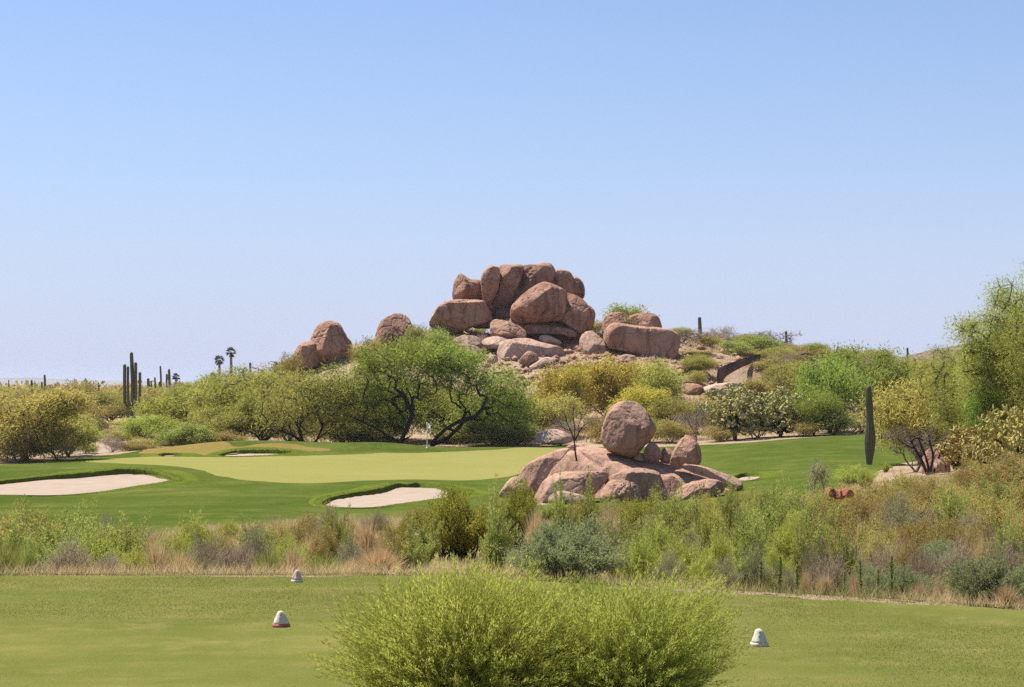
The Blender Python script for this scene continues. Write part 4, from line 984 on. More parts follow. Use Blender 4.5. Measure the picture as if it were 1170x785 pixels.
def far_scrub():
    rng = np.random.default_rng(77); n = 5200
    Y = np.exp(rng.uniform(math.log(330), math.log(3200), n)); px = rng.uniform(-700, 1900, n); X = (px - CX) / F * Y; Z = h(X, Y)
    c = np.column_stack([X, Y, Z]); m = 16
    s = rng.uniform(.9, 2.4, n)
    P = np.repeat(c, m, 0) + rng.normal(size=(n * m, 3)) * np.repeat(s, m)[:, None] * [.75, .75, .38] + np.column_stack([np.zeros((n * m, 2)), np.repeat(s, m) * .6])
    P[:, 2] = np.maximum(P[:, 2], np.repeat(Z, m))
    V, f = leaves(P, rng.normal(size=P.shape) + [0, 0, .5], np.repeat(s, m) * .8, np.repeat(s, m) * .22, rng)
    struct(link('desert_scrub', mesh_np('desert_scrub', V, [f], M['olive'], np.repeat(rng.uniform(0, 1, n), m))), 'stuff', 'olive scrub covering the far desert plain')
far_scrub()

def litter():
    rng = np.random.default_rng(31); n = 900
    c = np.array([[(524 - CX) / F * 11.5, 11.5, 0], [(704 - CX) / F * 11.7, 11.7, 0]])[rng.integers(0, 2, n)]
    a = rng.uniform(0, 6.28, n); rr = .9 * rng.uniform(0, 1, n) ** .6
    P = c + np.column_stack([np.cos(a) * rr, np.sin(a) * rr * .8, rng.uniform(.005, .06, n)]); d = rng.normal(size=(n, 3)) * [1, 1, .25]
    V, f = tubes(P, P + unit(d) * rng.uniform(.05, .22, n)[:, None], np.full(n, .0025), np.full(n, .0015), 4)
    struct(link('twig_litter', mesh_np('twig_litter', V, [f], M['bark_grey'])), 'stuff', 'dead twigs lying under the feathery bushes')
litter()


def ico(n):
    bm = bmesh.new(); bmesh.ops.create_icosphere(bm, subdivisions=n, radius=1)
    bm.verts.ensure_lookup_table()
    V = np.array([v.co[:] for v in bm.verts]); f = np.array([[v.index for v in q.verts] for q in bm.faces]); bm.free()
    return V, f
ICO = {n: ico(n) for n in (4, 5, 6)}
def boulder(pts, Y, depth, label, mat='rock', seed=1, planes=5, shear=.25, p=2.4, rough=1.0, name='boulder', cat='boulder', group=None, n=6, sm=3, sink=0.0, cut=None, frac=.8):
    """pts: outline in photo pixels; the stone gets its real size at distance Y and its own depth (m)"""
    k = Y / F; q = closed(pts, 360)
    c = (q.min(0) + q.max(0)) / 2
    a = np.unwrap(np.arctan2(-(q[:, 1] - c[1]), q[:, 0] - c[0])); rr = np.hypot(q[:, 0] - c[0], q[:, 1] - c[1]) * k
    if a[-1] < a[0]: a = a[::-1]; rr = rr[::-1]
    th = np.linspace(-math.pi, math.pi, 361)
    o_ = np.argsort(np.mod(a + math.pi, 2 * math.pi)); aa = np.mod(a + math.pi, 2 * math.pi)[o_]; r_ = rr[o_]
    prof = np.interp(th + math.pi, np.concatenate([aa - 2 * math.pi, aa, aa + 2 * math.pi]), np.tile(r_, 3))
    for _ in range(sm): prof[:-1] = (np.roll(prof[:-1], 1) + prof[:-1] + np.roll(prof[:-1], -1)) / 3
    prof[-1] = prof[0]
    V, f = ICO[n]; rng = np.random.default_rng(seed)
    ang = np.arctan2(V[:, 2], V[:, 0]); ph = np.arcsin(np.clip(V[:, 1], -1, 1))
    R_ = np.interp(ang, th, prof); sz = prof.mean()
    cp = np.cos(ph) ** (2 / p); sp = np.sign(np.sin(ph)) * np.abs(np.sin(ph)) ** (2 / p)
    P = np.column_stack([cp * R_ * np.cos(ang), sp * depth / 2, cp * R_ * np.sin(ang)])
    for i in range(planes):
        nv = unit(rng.normal(size=3) * [1, .9, .9]);
        if i % 4: nv[1] = -abs(nv[1]) - .55
        nv = unit(nv); d = P @ nv; lim_ = np.quantile(d, .985) * rng.uniform(.66, .86)
        if abs(nv[1]) < .45: lim_ = d.max() * .965
        ex = np.maximum(d - lim_, 0); P = P - nv * (ex * .85)[:, None]
    for nv, fr in (cut or []):
        nv = unit(nv); d = P @ nv; ex = np.maximum(d - d.max() * fr, 0); P = P - nv * (ex * .93)[:, None]
    # keep the traced outline: restore what the facets took off the silhouette
    an = np.arctan2(P[:, 2], P[:, 0]); ro = np.hypot(P[:, 0], P[:, 2]); bi = ((an + math.pi) / (2 * math.pi) * 90).astype(int) % 90
    mx = np.zeros(90); np.maximum.at(mx, bi, ro); tgt = np.interp(-math.pi + (np.arange(90) + .5) / 90 * 2 * math.pi, th, prof)
    ra = np.clip(tgt / np.maximum(mx, 1e-6), 1, 1.45); ra = (np.roll(ra, 1) + 2 * ra + np.roll(ra, -1)) / 4
    ra = np.interp(an, -math.pi + (np.arange(-1, 91) + .5) / 90 * 2 * math.pi, np.concatenate([ra[-1:], ra, ra[:1]]))
    P[:, 0] *= ra; P[:, 2] *= ra
    N = unit(P / np.array([1, max(depth / 2 / sz, .3), 1]))
    wpos = P + rng.uniform(-50, 50, 3)
    disp = sz * rough * (.045 * fbm(wpos / (sz * .9), seed, 3) + .034 * fbm(wpos / (sz * .30), seed + 9, 3) + .016 * (1 - 2 * np.abs(fbm(wpos / (sz * .14), seed + 19, 3)))) - sz * .04 * rough * np.maximum(0, 1 - np.abs(fbm(wpos / (sz * .8), seed + 31, 3)) / .05)
    P = P + N * disp[:, None]
    sd = P[rng.choice(len(P), 13, replace=False)]; wp = P + sz * .10 * np.column_stack([fbm(wpos / (sz * .5) + 7 * q_, seed + 41 + q_, 3) for q_ in range(3)])
    dd = np.sort(np.linalg.norm(wp[:, None] - sd[None], axis=2), axis=1); cell = np.linalg.norm(wp[:, None] - sd[None], axis=2).argmin(1)
    gap = (dd[:, 1] - dd[:, 0]) / sz
    P = P + N * (sz * frac * ((rng.uniform(-1, 1, 13)[cell]) * .035 * sstep(0, .10, gap) - .055 * np.exp(-(gap / .035) ** 2)))[:, None]
    P[:, 1] += shear * (P[:, 2] - P[:, 2].min())
    P[:, 2] -= sink
    zb = P[:, 2].min()
    me = mesh_np(name, P - [0, 0, zb], [f], M[mat], smooth=True)
    o = link(name, me); w = at(c[0], c[1], Y); o.location = (w[0], Y, w[2] + zb)
    tag(o, label, cat, group); return o
def zm(ox, oy, s): return lambda *xy: [(ox + xy[i] / s, oy + xy[i + 1] / s) for i in range(0, len(xy), 2)]
z2 = zm(460, 280, 4.875); z1 = zm(320, 280, 3.14); z3 = zm(640, 320, 3.737); z6 = zm(560, 440, 3.656); z7 = zm(560, 380, 5.235)
G = 'boulders of the hilltop pile'
pile = [
 (z2(148, 440, 165, 385, 200, 338, 260, 311, 345, 306, 445, 307, 472, 332, 496, 400, 488, 425, 420, 445, 350, 472, 290, 488, 225, 470, 165, 462), 203, 5.5, 'broad flat-topped boulder at the lower left of the hilltop pile', dict(seed=3, shear=.10, planes=4, p=3.0, cut=[((.1, -1, .05), .70), ((0, -.3, 1), .9)])),
 (z2(281, 306, 282, 215, 300, 180, 325, 156, 372, 186, 440, 198, 455, 240, 450, 310, 360, 312), 207, 4, 'small notched boulder at the upper left of the hilltop pile', dict(seed=4, shear=.2)),
 (z2(446, 300, 437, 195, 458, 140, 490, 112, 535, 124, 542, 170, 530, 250, 492, 332, 462, 325), 205.5, 4, 'upright slab leaning beside the small notched boulder', dict(seed=5, shear=.15)),
 (z2(498, 345, 535, 250, 538, 160, 540, 114, 605, 110, 668, 117, 662, 180, 625, 280, 605, 345, 550, 358), 207.5, 4.5, 'tall dark split boulder in the middle of the pile skyline', dict(seed=6, shear=.0, p=3.0, cut=[((-.2, -1, -.1), .7)])),
 (z2(612, 310, 655, 180, 668, 125, 700, 108, 745, 108, 800, 96, 848, 128, 845, 190, 800, 225, 740, 240, 680, 300), 209, 5, 'rough dark boulder at the highest point of the pile', dict(seed=7, shear=.05, rough=1.6)),
 (z2(795, 205, 838, 140, 900, 138, 946, 163, 952, 230, 946, 278, 900, 275, 840, 235), 210, 4.5, 'squarish boulder right of the highest boulder', dict(seed=8, shear=.1)),
 (z2(944, 270, 946, 192, 970, 177, 1000, 204, 1014, 250, 1010, 292, 985, 303, 955, 295), 211, 3.5, 'narrow boulder ending the right side of the pile skyline', dict(seed=9, shear=.1)),
 (z2(602, 400, 607, 345, 640, 300, 690, 254, 750, 214, 800, 205, 880, 238, 916, 275, 912, 340, 895, 390, 870, 424, 740, 432, 660, 430, 620, 420), 202, 6.5, 'largest egg-shaped boulder at the front of the pile', dict(seed=10, shear=.22, planes=4, p=2.3, cut=[((.75, -1, -.15), .72)])),
 (z2(862, 425, 890, 340, 910, 274, 950, 274, 1000, 300, 1035, 345, 1040, 440, 995, 492, 940, 477, 885, 442), 204, 5, 'dark boulder tucked behind the right of the egg-shaped boulder', dict(seed=11, shear=.12, cut=[((.1, -1, -.1), .7)])),
 (z2(1015, 350, 1030, 334, 1055, 348, 1073, 375, 1066, 430, 1050, 472, 1010, 494, 1000, 440), 205.5, 4, 'slim boulder at the far right shoulder of the pile', dict(seed=12, shear=.1)),
 (z2(488, 440, 498, 418, 530, 412, 600, 428, 660, 458, 684, 482, 682, 515, 620, 520, 510, 512, 490, 480), 199, 3.4, 'low wedge-shaped boulder under the egg-shaped boulder', dict(seed=13, shear=.2)),
 (z2(515, 400, 530, 360, 572, 347, 608, 360, 612, 412, 550, 420), 206, 3, 'half-hidden stone in the dark gap at the centre of the pile', dict(seed=14)),
 (z2(560, 420, 600, 405, 660, 415, 690, 440, 680, 470, 610, 450), 203.5, 3, 'flat stone wedged beneath the egg-shaped boulder', dict(seed=15)),
 (z2(675, 450, 740, 440, 860, 452, 965, 480, 962, 512, 880, 506, 770, 500, 690, 492), 202.5, 4, 'long dark ledge below the egg-shaped boulder', dict(seed=16, shear=.1)),
 (z2(758, 512, 800, 500, 850, 518, 884, 542, 860, 558, 785, 546), 199, 2, 'small pale flat stone below the dark ledge', dict(seed=17, shear=.5, mat='rock_pale')),
 (z2(985, 540, 1008, 490, 1048, 474, 1095, 500, 1150, 570, 1152, 612, 1085, 628, 1030, 645, 1000, 615), 197, 3.5, 'pale leaning stone between the pile and the long boulder', dict(seed=18, shear=.4, mat='rock_pale')),
 (z2(520, 590, 530, 555, 590, 525, 690, 518, 765, 538, 880, 568, 905, 600, 885, 640, 780, 640, 700, 650, 640, 665, 575, 650, 530, 622), 195, 6, 'wide pale ledge with a shadowed underside below the pile', dict(seed=19, shear=.55, mat='rock_pale', cut=[((0, -1, -.35), .55)])),
 (z2(650, 655, 668, 620, 703, 590, 748, 610, 755, 655, 700, 675), 191, 1.6, 'small pointed stone below the wide pale ledge', dict(seed=20)),
 (z2(705, 680, 740, 655, 800, 624, 852, 640, 835, 685, 745, 695), 190, 2, 'smooth pale stone low on the slope under the ledge', dict(seed=21, mat='rock_pale', shear=.4)),
 (z2(240, 555, 330, 504, 420, 514, 432, 552, 340, 565), 197, 3, 'pale flat slab below the flat-topped boulder', dict(seed=22, mat='rock_pale', shear=.7)),
 (z2(265, 570, 330, 548, 420, 568, 435, 612, 330, 604), 195, 3, 'second pale slab lower down below the flat-topped boulder', dict(seed=23, mat='rock_pale', shear=.7)),
 (z2(440, 530, 520, 505, 600, 520, 620, 545, 560, 580, 470, 575), 197, 3, 'pale broken slab left of the wide ledge', dict(seed=24, mat='rock_pale', shear=.7)),
 (z2(470, 640, 490, 612, 525, 620, 530, 650, 490, 660), 190, 1.4, 'small white stone showing over the mesquite tops', dict(seed=25, mat='rock_pale')),
 (z1(100, 370, 108, 335, 130, 292, 165, 272, 210, 284, 235, 325, 256, 358, 245, 410, 180, 430, 120, 410), 201, 5, 'tall rounded boulder of the pair on the left hill shoulder', dict(seed=26, shear=.2)),
 (z1(38, 415, 58, 370, 90, 347, 130, 350, 145, 385, 135, 435, 50, 440), 200, 4, 'lower rounded boulder of the pair on the left hill shoulder', dict(seed=27, shear=.2)),
 (z1(338, 350, 362, 278, 400, 251, 440, 250, 466, 275, 478, 322, 480, 370, 350, 372), 202, 5, 'lone domed boulder left of the pile', dict(seed=28, shear=.2)),
 (z1(445, 352, 455, 335, 475, 330, 490, 345, 480, 362), 199, 1.6, 'small stone beside the lone domed boulder', dict(seed=29)),
 (z3(186, 250, 200, 202, 240, 180, 330, 194, 420, 204, 490, 219, 512, 250, 502, 300, 482, 342, 430, 347, 340, 326, 250, 302, 205, 290), 197, 6, 'long pitted boulder lying right of the pile', dict(seed=30, shear=.2, p=2.8, planes=3, frac=.3)),
 (z3(178, 220, 185, 175, 208, 144, 260, 140, 300, 160, 290, 200, 200, 230), 203, 4, 'rounded boulder end showing left behind the long boulder', dict(seed=31)),
 (z3(280, 200, 300, 155, 360, 140, 410, 150, 432, 182, 428, 215, 340, 215), 203, 5, 'rounded boulder under the green bush behind the long boulder', dict(seed=32)),
 (z3(240, 342, 255, 326, 282, 318, 322, 325, 312, 348), 192, 1.8, 'small pale stone in front of the long boulder', dict(seed=33, mat='rock_pale', shear=.4)),
 (z3(605, 472, 630, 452, 720, 438, 765, 446, 745, 482, 640, 495), 176, 4, 'smooth pale rock slab below the rusty wall', dict(seed=34, mat='rock_pale', shear=.6)),
 (z3(510, 450, 560, 440, 610, 455, 600, 490, 530, 485), 176, 3, 'reddish rock left of the smooth slab below the rusty wall', dict(seed=35)),
]
for pts, Y, dep, lab, kw in pile:
    boulder(pts, Y, dep, lab, group=G, rough=kw.pop('rough', 1.0), **kw)
for pts, Y, dep, lab, sd in [
 (z2(450, 400, 455, 320, 500, 220, 560, 165, 640, 150, 760, 160, 900, 200, 990, 280, 1030, 380, 1010, 470, 900, 500, 700, 500, 560, 460), 210.5, 8, 'shaded rock mass filling the gaps at the heart of the pile', 90),
 (z2(300, 380, 330, 300, 420, 290, 520, 330, 560, 400, 520, 460, 380, 450), 208, 5, 'shaded stone between the flat-topped boulder and the notched boulder', 91),
 (z2(660, 500, 700, 420, 800, 410, 900, 430, 990, 470, 1020, 520, 960, 560, 760, 550), 205.5, 4, 'shaded rock recess under the egg-shaped boulder', 92)]:
    boulder(pts, Y, dep, lab, group=G, seed=sd, shear=0, rough=1.4)
# ---- the formation beside the green
G2 = 'boulders of the formation beside the green'
Y0 = 86
front = [
 (z6(190, 520, 205, 440, 235, 375, 290, 315, 345, 280, 400, 266, 500, 284, 600, 304, 700, 324, 800, 344, 900, 362, 972, 398, 978, 440, 985, 490, 900, 540, 600, 560, 300, 560), Y0 + 6, 6.5, 'broad pale granite slab carrying the balanced boulder', dict(seed=41, shear=1.0, planes=3, p=2.6, n=6, rough=.9, frac=1.2)),
 (z6(463, 210, 468, 180, 478, 148, 510, 94, 550, 70, 600, 67, 642, 90, 672, 140, 693, 180, 682, 212, 650, 246, 600, 300, 540, 292, 490, 272, 466, 238), Y0 + 7.2, 2.3, 'big egg-shaped boulder balanced on the pale slab', dict(seed=42, shear=.12, planes=2, rough=1.0, frac=.25)),
 (z6(642, 285, 655, 255, 680, 240, 705, 258, 717, 300, 692, 320, 655, 312), Y0 + 6.6, .8, 'small upright stone right beside the balanced boulder', dict(seed=43, n=5)),
 (z6(600, 300, 625, 285, 650, 292, 648, 318, 610, 314), Y0 + 7, .7, 'small flat stone at the foot of the balanced boulder', dict(seed=63, n=5)),
 (z6(712, 318, 720, 272, 742, 264, 768, 285, 750, 326), Y0 + 6.9, .7, 'little pale stone between the two upright stones', dict(seed=44, n=5)),
 (z6(752, 325, 765, 280, 800, 229, 830, 212, 870, 240, 884, 290, 876, 332, 822, 347, 765, 338), Y0 + 5.8, 1.7, 'upright rounded boulder near the right end of the slab', dict(seed=45, shear=.2)),
 (z6(115, 405, 150, 340, 240, 290, 310, 266, 345, 272, 292, 312, 245, 370, 215, 440, 185, 470, 140, 440), Y0 + 3.2, 2.6, 'dark smooth lobe at the left shoulder of the slab', dict(seed=46, shear=.4)),
 (z6(38, 460, 60, 420, 85, 393, 120, 384, 148, 412, 135, 450, 80, 480), Y0 + 1.8, 1.6, 'low stone at the left end of the formation', dict(seed=47, shear=.3)),
 (z6(95, 440, 110, 418, 135, 410, 160, 428, 150, 455), Y0 + .6, .8, 'small pale stone in front of the left end stones', dict(seed=48, n=5)),
 (z6(188, 510, 210, 420, 260, 378, 330, 364, 420, 363, 485, 364, 498, 392, 440, 450, 400, 480, 300, 515), Y0 + .8, 3.2, 'rounded lobe bulging at the front left of the slab', dict(seed=49, shear=.4)),
 (z6(455, 470, 490, 414, 530, 395, 590, 404, 622, 430, 630, 480, 590, 510, 490, 505), Y0, 2.2, 'cracked round stone at the front middle of the slab', dict(seed=50, shear=.35, rough=1.5)),
 (z6(480, 410, 520, 375, 590, 350, 690, 362, 714, 392, 712, 500, 625, 510, 560, 480), Y0 + 1.2, 2.6, 'blocky rock right of the cracked round stone', dict(seed=51, shear=.25, cut=[((.2, -1, -.1), .7)])),
 (z6(690, 470, 700, 400, 760, 380, 800, 420, 790, 500, 720, 510), Y0 + 1.4, 2.4, 'recessed rock between the blocky rock and the dark-faced rock', dict(seed=52)),
 (z6(765, 490, 775, 460, 800, 425, 850, 405, 930, 395, 978, 415, 976, 445, 920, 475, 885, 530, 800, 540), Y0 + .6, 2.6, 'jutting rock with a dark overhung face at the front right', dict(seed=53, shear=.1, cut=[((.1, -1, -.55), .55)])),
 (z6(796, 348, 830, 333, 900, 343, 990, 373, 1042, 395, 1058, 424, 1042, 442, 990, 440, 955, 405, 880, 378), Y0 + 3.8, 1.5, 'long log-like rock at the right end of the formation', dict(seed=54, shear=.25)),
 (z6(940, 470, 950, 440, 1000, 436, 1010, 465, 975, 490), Y0 + 2, 1.2, 'dark little rock in shade under the log-like rock', dict(seed=55, n=5)),
 (z6(245, 472, 280, 445, 340, 450, 405, 470, 395, 495, 260, 498), Y0 - 1, 1.4, 'pale flat stone in the bushes at the front left', dict(seed=56, n=5, mat='rock_pale', shear=.4)),
 (z6(150, 535, 170, 510, 210, 494, 245, 505, 245, 545, 190, 555), Y0 - 2, 1.3, 'pale stone almost hidden in the bushes below the left lobe', dict(seed=57, n=5, mat='rock_pale', shear=.4)),
 (z6(320, 262, 345, 246, 385, 248, 400, 266, 360, 272), Y0 + 9, 1.0, 'small pale stone behind the bare little tree', dict(seed=58, n=5, mat='rock_pale')),
]
for pts, Y, dep, lab, kw in front:
    kw.setdefault('mat', 'rock_front'); boulder(pts, Y, dep, lab, group=G2, rough=kw.pop('rough', .9), **kw)
boulder([(1057, 545), (1056, 525), (1062, 514), (1072, 511), (1082, 520), (1086, 535), (1081, 546)], 82, 1.2, 'reddish brown boulder beside the ocotillo at the right of the fairway', mat='rock', seed=60, n=5)
boulder([(1068, 530), (1072, 525), (1080, 527), (1079, 536), (1070, 537)], 80.6, .5, 'small grey stone leaning on the reddish brown boulder', mat='rock_pale', seed=61, n=4, name='stone', cat='stone')
for i, (x, y, w, lab) in enumerate([(949, 562, 9, 'dark red rubble stone in the right bank scrub, leftmost of three'), (958, 565, 11, 'dark red rubble stone in the right bank scrub, middle of three'), (968, 563, 10, 'dark red rubble stone in the right bank scrub, rightmost of three')]):
    boulder([(x - w * .7, y + 3), (x - w * .5, y - 3), (x, y - 5), (x + w * .55, y - 3), (x + w * .7, y + 3), (x, y + 5)], 50, .5, lab, mat='rock_red', seed=70 + i, n=4, name='red_stone', cat='stone', group='red rubble stones on the right bank', shear=.2, rough=2)
boulder([(612, 505), (618, 494), (635, 491), (652, 497), (654, 505), (632, 508)], 146, 2.5, 'pale low rock mound at the back right of the putting green', mat='rock_pale', seed=75, n=5, shear=.8)


# ---- saguaros
def rib_tint(f, k, ribs):
    th = (np.arange(k) + .5) / k * 2 * math.pi
    v = np.abs(np.cos(th * ribs / 2)) ** 4 * .8
    return np.concatenate([np.tile(v, len(f[0]) // k), v])
def saguaro(px, Y, top, base_py, r_px, label, arms=(), group=None, ribs=16, prof=((0, .9), (.25, 1), (.7, .95), (1, .85))):
    """arms: (side offset px, leave py, bend py, top py, radius px, depth m)"""
    k = Y / F; X = (px - CX) * k; zb = CZ - (base_py - HY) * k; H = (base_py - top) * k; r = r_px * k
    root = link('saguaro_cactus', None, loc=(X, Y, zb)); tag(root, label, 'cactus', group)
    n = 40; zz = np.linspace(0, H - r * .9, n); path = np.column_stack([.012 * H * np.sin(zz / H * 4), 0 * zz, zz])
    rad = r * np.interp(zz / H, [q_[0] for q_ in prof], [q_[1] for q_ in prof])
    e = np.array([.35, .65, .87, .99]); 
    path = np.concatenate([path, path[-1] + np.column_stack([0 * e, 0 * e, e * r * .9])]); rad = np.concatenate([rad, rad[-1] * np.sqrt(1 - e ** 2)])
    V, f = sweep(path, rad, 8 * max(6, ribs // 2) if r_px > 5 else 24, ribs, .16)
    body = link('trunk', mesh_np('trunk', V, f, M['saguaro'], rib_tint(f, 8 * max(6, ribs // 2) if r_px > 5 else 24, ribs), smooth=True), root)
    for dx, py0, py1, pt, ar, dy in arms:
        x = dx * k; s = math.copysign(1, dx); a0 = (base_py - py0) * k; a1 = (base_py - py1) * k; at_ = (base_py - pt) * k; rr = ar * k
        pts = polyline([(0, 0, a0), (x * .55, dy * .55, a0 + (a1 - a0) * .12), (x * .92, dy * .9, a0 + (a1 - a0) * .5), (x, dy, a1), (x * 1.02, dy, (a1 + at_) / 2), (x * 1.0, dy, at_ - rr * .9)], 34)
        rd = np.full(34, rr); rd[:8] = rr * np.linspace(.75, 1, 8)
        pts = np.concatenate([pts, pts[-1] + np.column_stack([0 * e, 0 * e, e * rr * .9])]); rd = np.concatenate([rd, rr * np.sqrt(1 - e ** 2)])
        V, f = sweep(pts, rd, 40 if r_px > 3 else 20, 12, .16)
        link('arm', mesh_np('arm', V, f, M['saguaro'], rib_tint(f, 40 if r_px > 3 else 20, 12), smooth=True), root)
    return root
saguaro(150.9, 200, 402, 488, 3.7, 'big dark saguaro with tall upright arms on the left', [(-8.2, 466, 456, 416, 1.75, -.1), (-4.0, 464, 452, 418.5, 1.45, -.3), (4.6, 463, 452, 414, 1.6, -.2), (8.6, 464, 452, 425, 1.5, .15)], ribs=14, prof=((0, .95), (.15, 1), (.27, .9), (.4, .6), (.8, .56), (1, .5)))
saguaro(993, 90, 440, 531, 6.2, 'tall ribbed armless saguaro standing before the right fairway', ribs=18, prof=((0, .48), (.08, .62), (.2, .88), (.30, .98), (.40, .90), (.52, .68), (.66, .60), (.8, .64), (.93, .52), (1, .38)))
SG = 'small saguaros on the skyline'
saguaro(36.2, 300, 434, 456, 1.3, 'short armless saguaro on the far left skyline', group=SG)
saguaro(51.2, 290, 428, 458, 1.3, 'two-pronged saguaro on the far left skyline', [(-3.4, 447, 442, 436, 1.0, 0)], group=SG)
saguaro(112.5, 300, 437, 458, 1.2, 'stubby saguaro on the skyline left of the big saguaro', [(1.8, 442, 441, 439.5, .8, 0)], group=SG)
saguaro(169.5, 270, 432, 458, 1.7, 'thick short saguaro just right of the big saguaro', [(3.2, 446, 443, 435, .8, 0)], group=SG)
saguaro(177.2, 270, 431, 458, 1.1, 'thin saguaro right of the thick short one', group=SG)
saguaro(183.6, 275, 418, 458, 1.1, 'tallest thin saguaro on the left skyline', [(-1.6, 444, 442, 436, .8, 0)], group=SG)
saguaro(193.4, 270, 421.5, 458, 1.5, 'saguaro with a stub arm left of the small brown palm', [(-3.0, 444, 440, 427, 1.0, 0)], group=SG)
saguaro(799.6, 216, 362, 408, 2.1, 'dark saguaro on the hill crest right of the long boulder', group=SG)
saguaro(898.4, 226, 378, 412, 1.5, 'saguaro on the hill crest between the two rusty walls', [(4.6, 404, 400, 395, .9, .2)], group=SG)
saguaro(957.4, 228, 396, 415, 1.0, 'tiny saguaro on the skyline above the green mesquites', group=SG)
saguaro(1037, 190, 397, 425, 1.3, 'dark slim saguaro at the left end of the distant dark hill', group=SG)
saguaro(286, 205, 414, 448, 1.3, 'green slim saguaro rising from the olive tree right of the palms', group=SG)

# ---- palms
def palm(px, Y, top, base_py, wpx, label, seed):
    k = Y / F; X = (px - CX) * k; zb = hz(X, Y); Ht = CZ - (top - HY) * k - zb; rng = np.random.default_rng(seed)
    root = link('fan_palm_tree', None, loc=(X, Y, zb)); tag(root, label, 'palm tree', 'fan palms behind the trees')
    R_ = wpx * k / 2; hc = Ht - R_ * .75
    zz = np.linspace(0, hc, 16); V, f = sweep(np.column_stack([.1 * np.sin(zz / 3), 0 * zz, zz]), np.linspace(.30, .2, 16), 10)
    link('trunk', mesh_np('trunk', V, f, M['bark_grey'], smooth=True), root)
    P, D, L_, W_ = [], [], [], []
    for i in range(46):
        d = unit(rng.normal(size=3) + [0, 0, .35]); c = np.array([.1 * math.sin(hc / 3), 0, hc]) + d * R_ * .5
        s = unit(np.cross(d, [0.1, 0, 1]))
        for a in np.linspace(-1.2, 1.2, 11):
            P.append(c); D.append(d * math.cos(a) + s * math.sin(a) + [0, 0, -.15]); L_.append(R_ * .62 * (1 - .2 * abs(a))); W_.append(.05)
    V, f = leaves(np.array(P), np.array(D), np.array(L_), np.array(W_), rng)
    link('crown', mesh_np('crown', V, [f], M['palmleaf'], np.clip(.5 + .5 * np.array(D)[:, 2] + rng.normal(size=len(P)) * .15, 0, 1)), root)
palm(263.5, 300, 397.5, 460, 13.5, 'tallest of the three fan palms on the left skyline', 1)
palm(250, 305, 407, 460, 13, 'middle-height fan palm left of the tallest palm', 2)
palm(243.5, 300, 427, 460, 10.5, 'lowest of the three fan palms, half sunk behind the trees', 3)
palm(314, 290, 414, 460, 7.5, 'tiny palm top left of the boulders on the hill shoulder', 4)
palm(200.5, 300, 427, 460, 10, 'small brownish palm right of the skyline saguaros', 5)

# ---- rusty retaining walls on the hill
def wall(pts_top, pts_bot, Ys, label, thick=.35):
    a = polyline([at(x, y, Y) for (x, y), Y in zip(pts_top, Ys)], 40); b = polyline([at(x, y, Y) for (x, y), Y in zip(pts_bot, Ys)], 40)
    b[:, 2] -= .3; back = np.array([.12, thick, 0])
    V = np.concatenate([b, a, a + back, b + back]); n = 40; i = np.arange(n - 1); fs = []
    for s, t_ in ((0, 1), (1, 2), (2, 3)): fs.append(np.stack([i + s * n, i + 1 + s * n, i + 1 + t_ * n, i + t_ * n], -1))
    cap = np.array([[0, n, 2 * n, 3 * n], [n - 1, 4 * n - 1, 3 * n - 1, 2 * n - 1]])
    o = link('retaining_wall', mesh_np('retaining_wall', V, fs + [cap], M['rust'])); tag(o, label, 'wall', 'rusty retaining walls'); return o
wall([(819, 428), (821, 421), (829, 417), (842, 412), (855, 407.5), (868, 404.5)], [(819, 438.5), (823.5, 438.5), (828, 428), (842, 419), (855, 413), (868, 408)], [179, 180, 184, 189, 195, 200], 'curved rust-brown retaining wall cut into the hill slope')
wall([(905, 412), (909, 407), (917, 404), (926, 404), (934, 409)], [(905, 415), (910, 414), (918, 414), (927, 414), (934, 414)], [206, 206, 206.5, 207, 207.5], 'short dark rust-brown wall on the skyline right of the curved one')
# its shadowed return at the lower left end
# ---- golf flag
px, py, Y = 488, 517, 139.0
X = (px - CX) / F * Y; z = hz(X, Y) + .05
fl = link('golf_flag', None, loc=(X, Y, z)); tag(fl, 'golf pin with a limp white flag at the back of the putting green', 'golf flag')
V, f = sweep(np.column_stack([np.zeros(12), np.zeros(12), np.linspace(0, CZ - (482.5 - HY) / F * Y - z, 12)]), np.full(12, .034), 10)
link('pole', mesh_np('pole', V, f, M['pole'], smooth=True), fl)
Ht = V[:, 2].max()
u_, v_ = np.meshgrid(np.linspace(0, 1, 24), np.linspace(0, 1, 20))
fx = .03 + .30 * u_ + .05 * np.sin(v_ * 5 + u_ * 4); fy = .09 * np.sin(u_ * 9 + v_ * 3) * u_ + .05 * u_; fz = Ht - .06 - .40 * v_ - .34 * u_ ** 1.3 + .04 * np.sin(v_ * 8) * u_
i = np.arange(480).reshape(20, 24); ff = np.stack([i[:-1, :-1], i[:-1, 1:], i[1:, 1:], i[1:, :-1]], -1).reshape(-1, 4)
fo = link('flag', mesh_np('flag', np.column_stack([fx.ravel(), fy.ravel(), fz.ravel()]), [ff], M['flagcloth'], smooth=True), fl)
md = fo.modifiers.new('thick', 'SOLIDIFY'); md.thickness = .006
zz = np.array([0, .02, .06, .11, .15, .17]); V, f = sweep(np.column_stack([0 * zz, 0 * zz, zz]), np.array([.04, .075, .085, .08, .055, .02]), 16)
link('base_collar', mesh_np('base_collar', V, f, M['white'], smooth=True), fl)

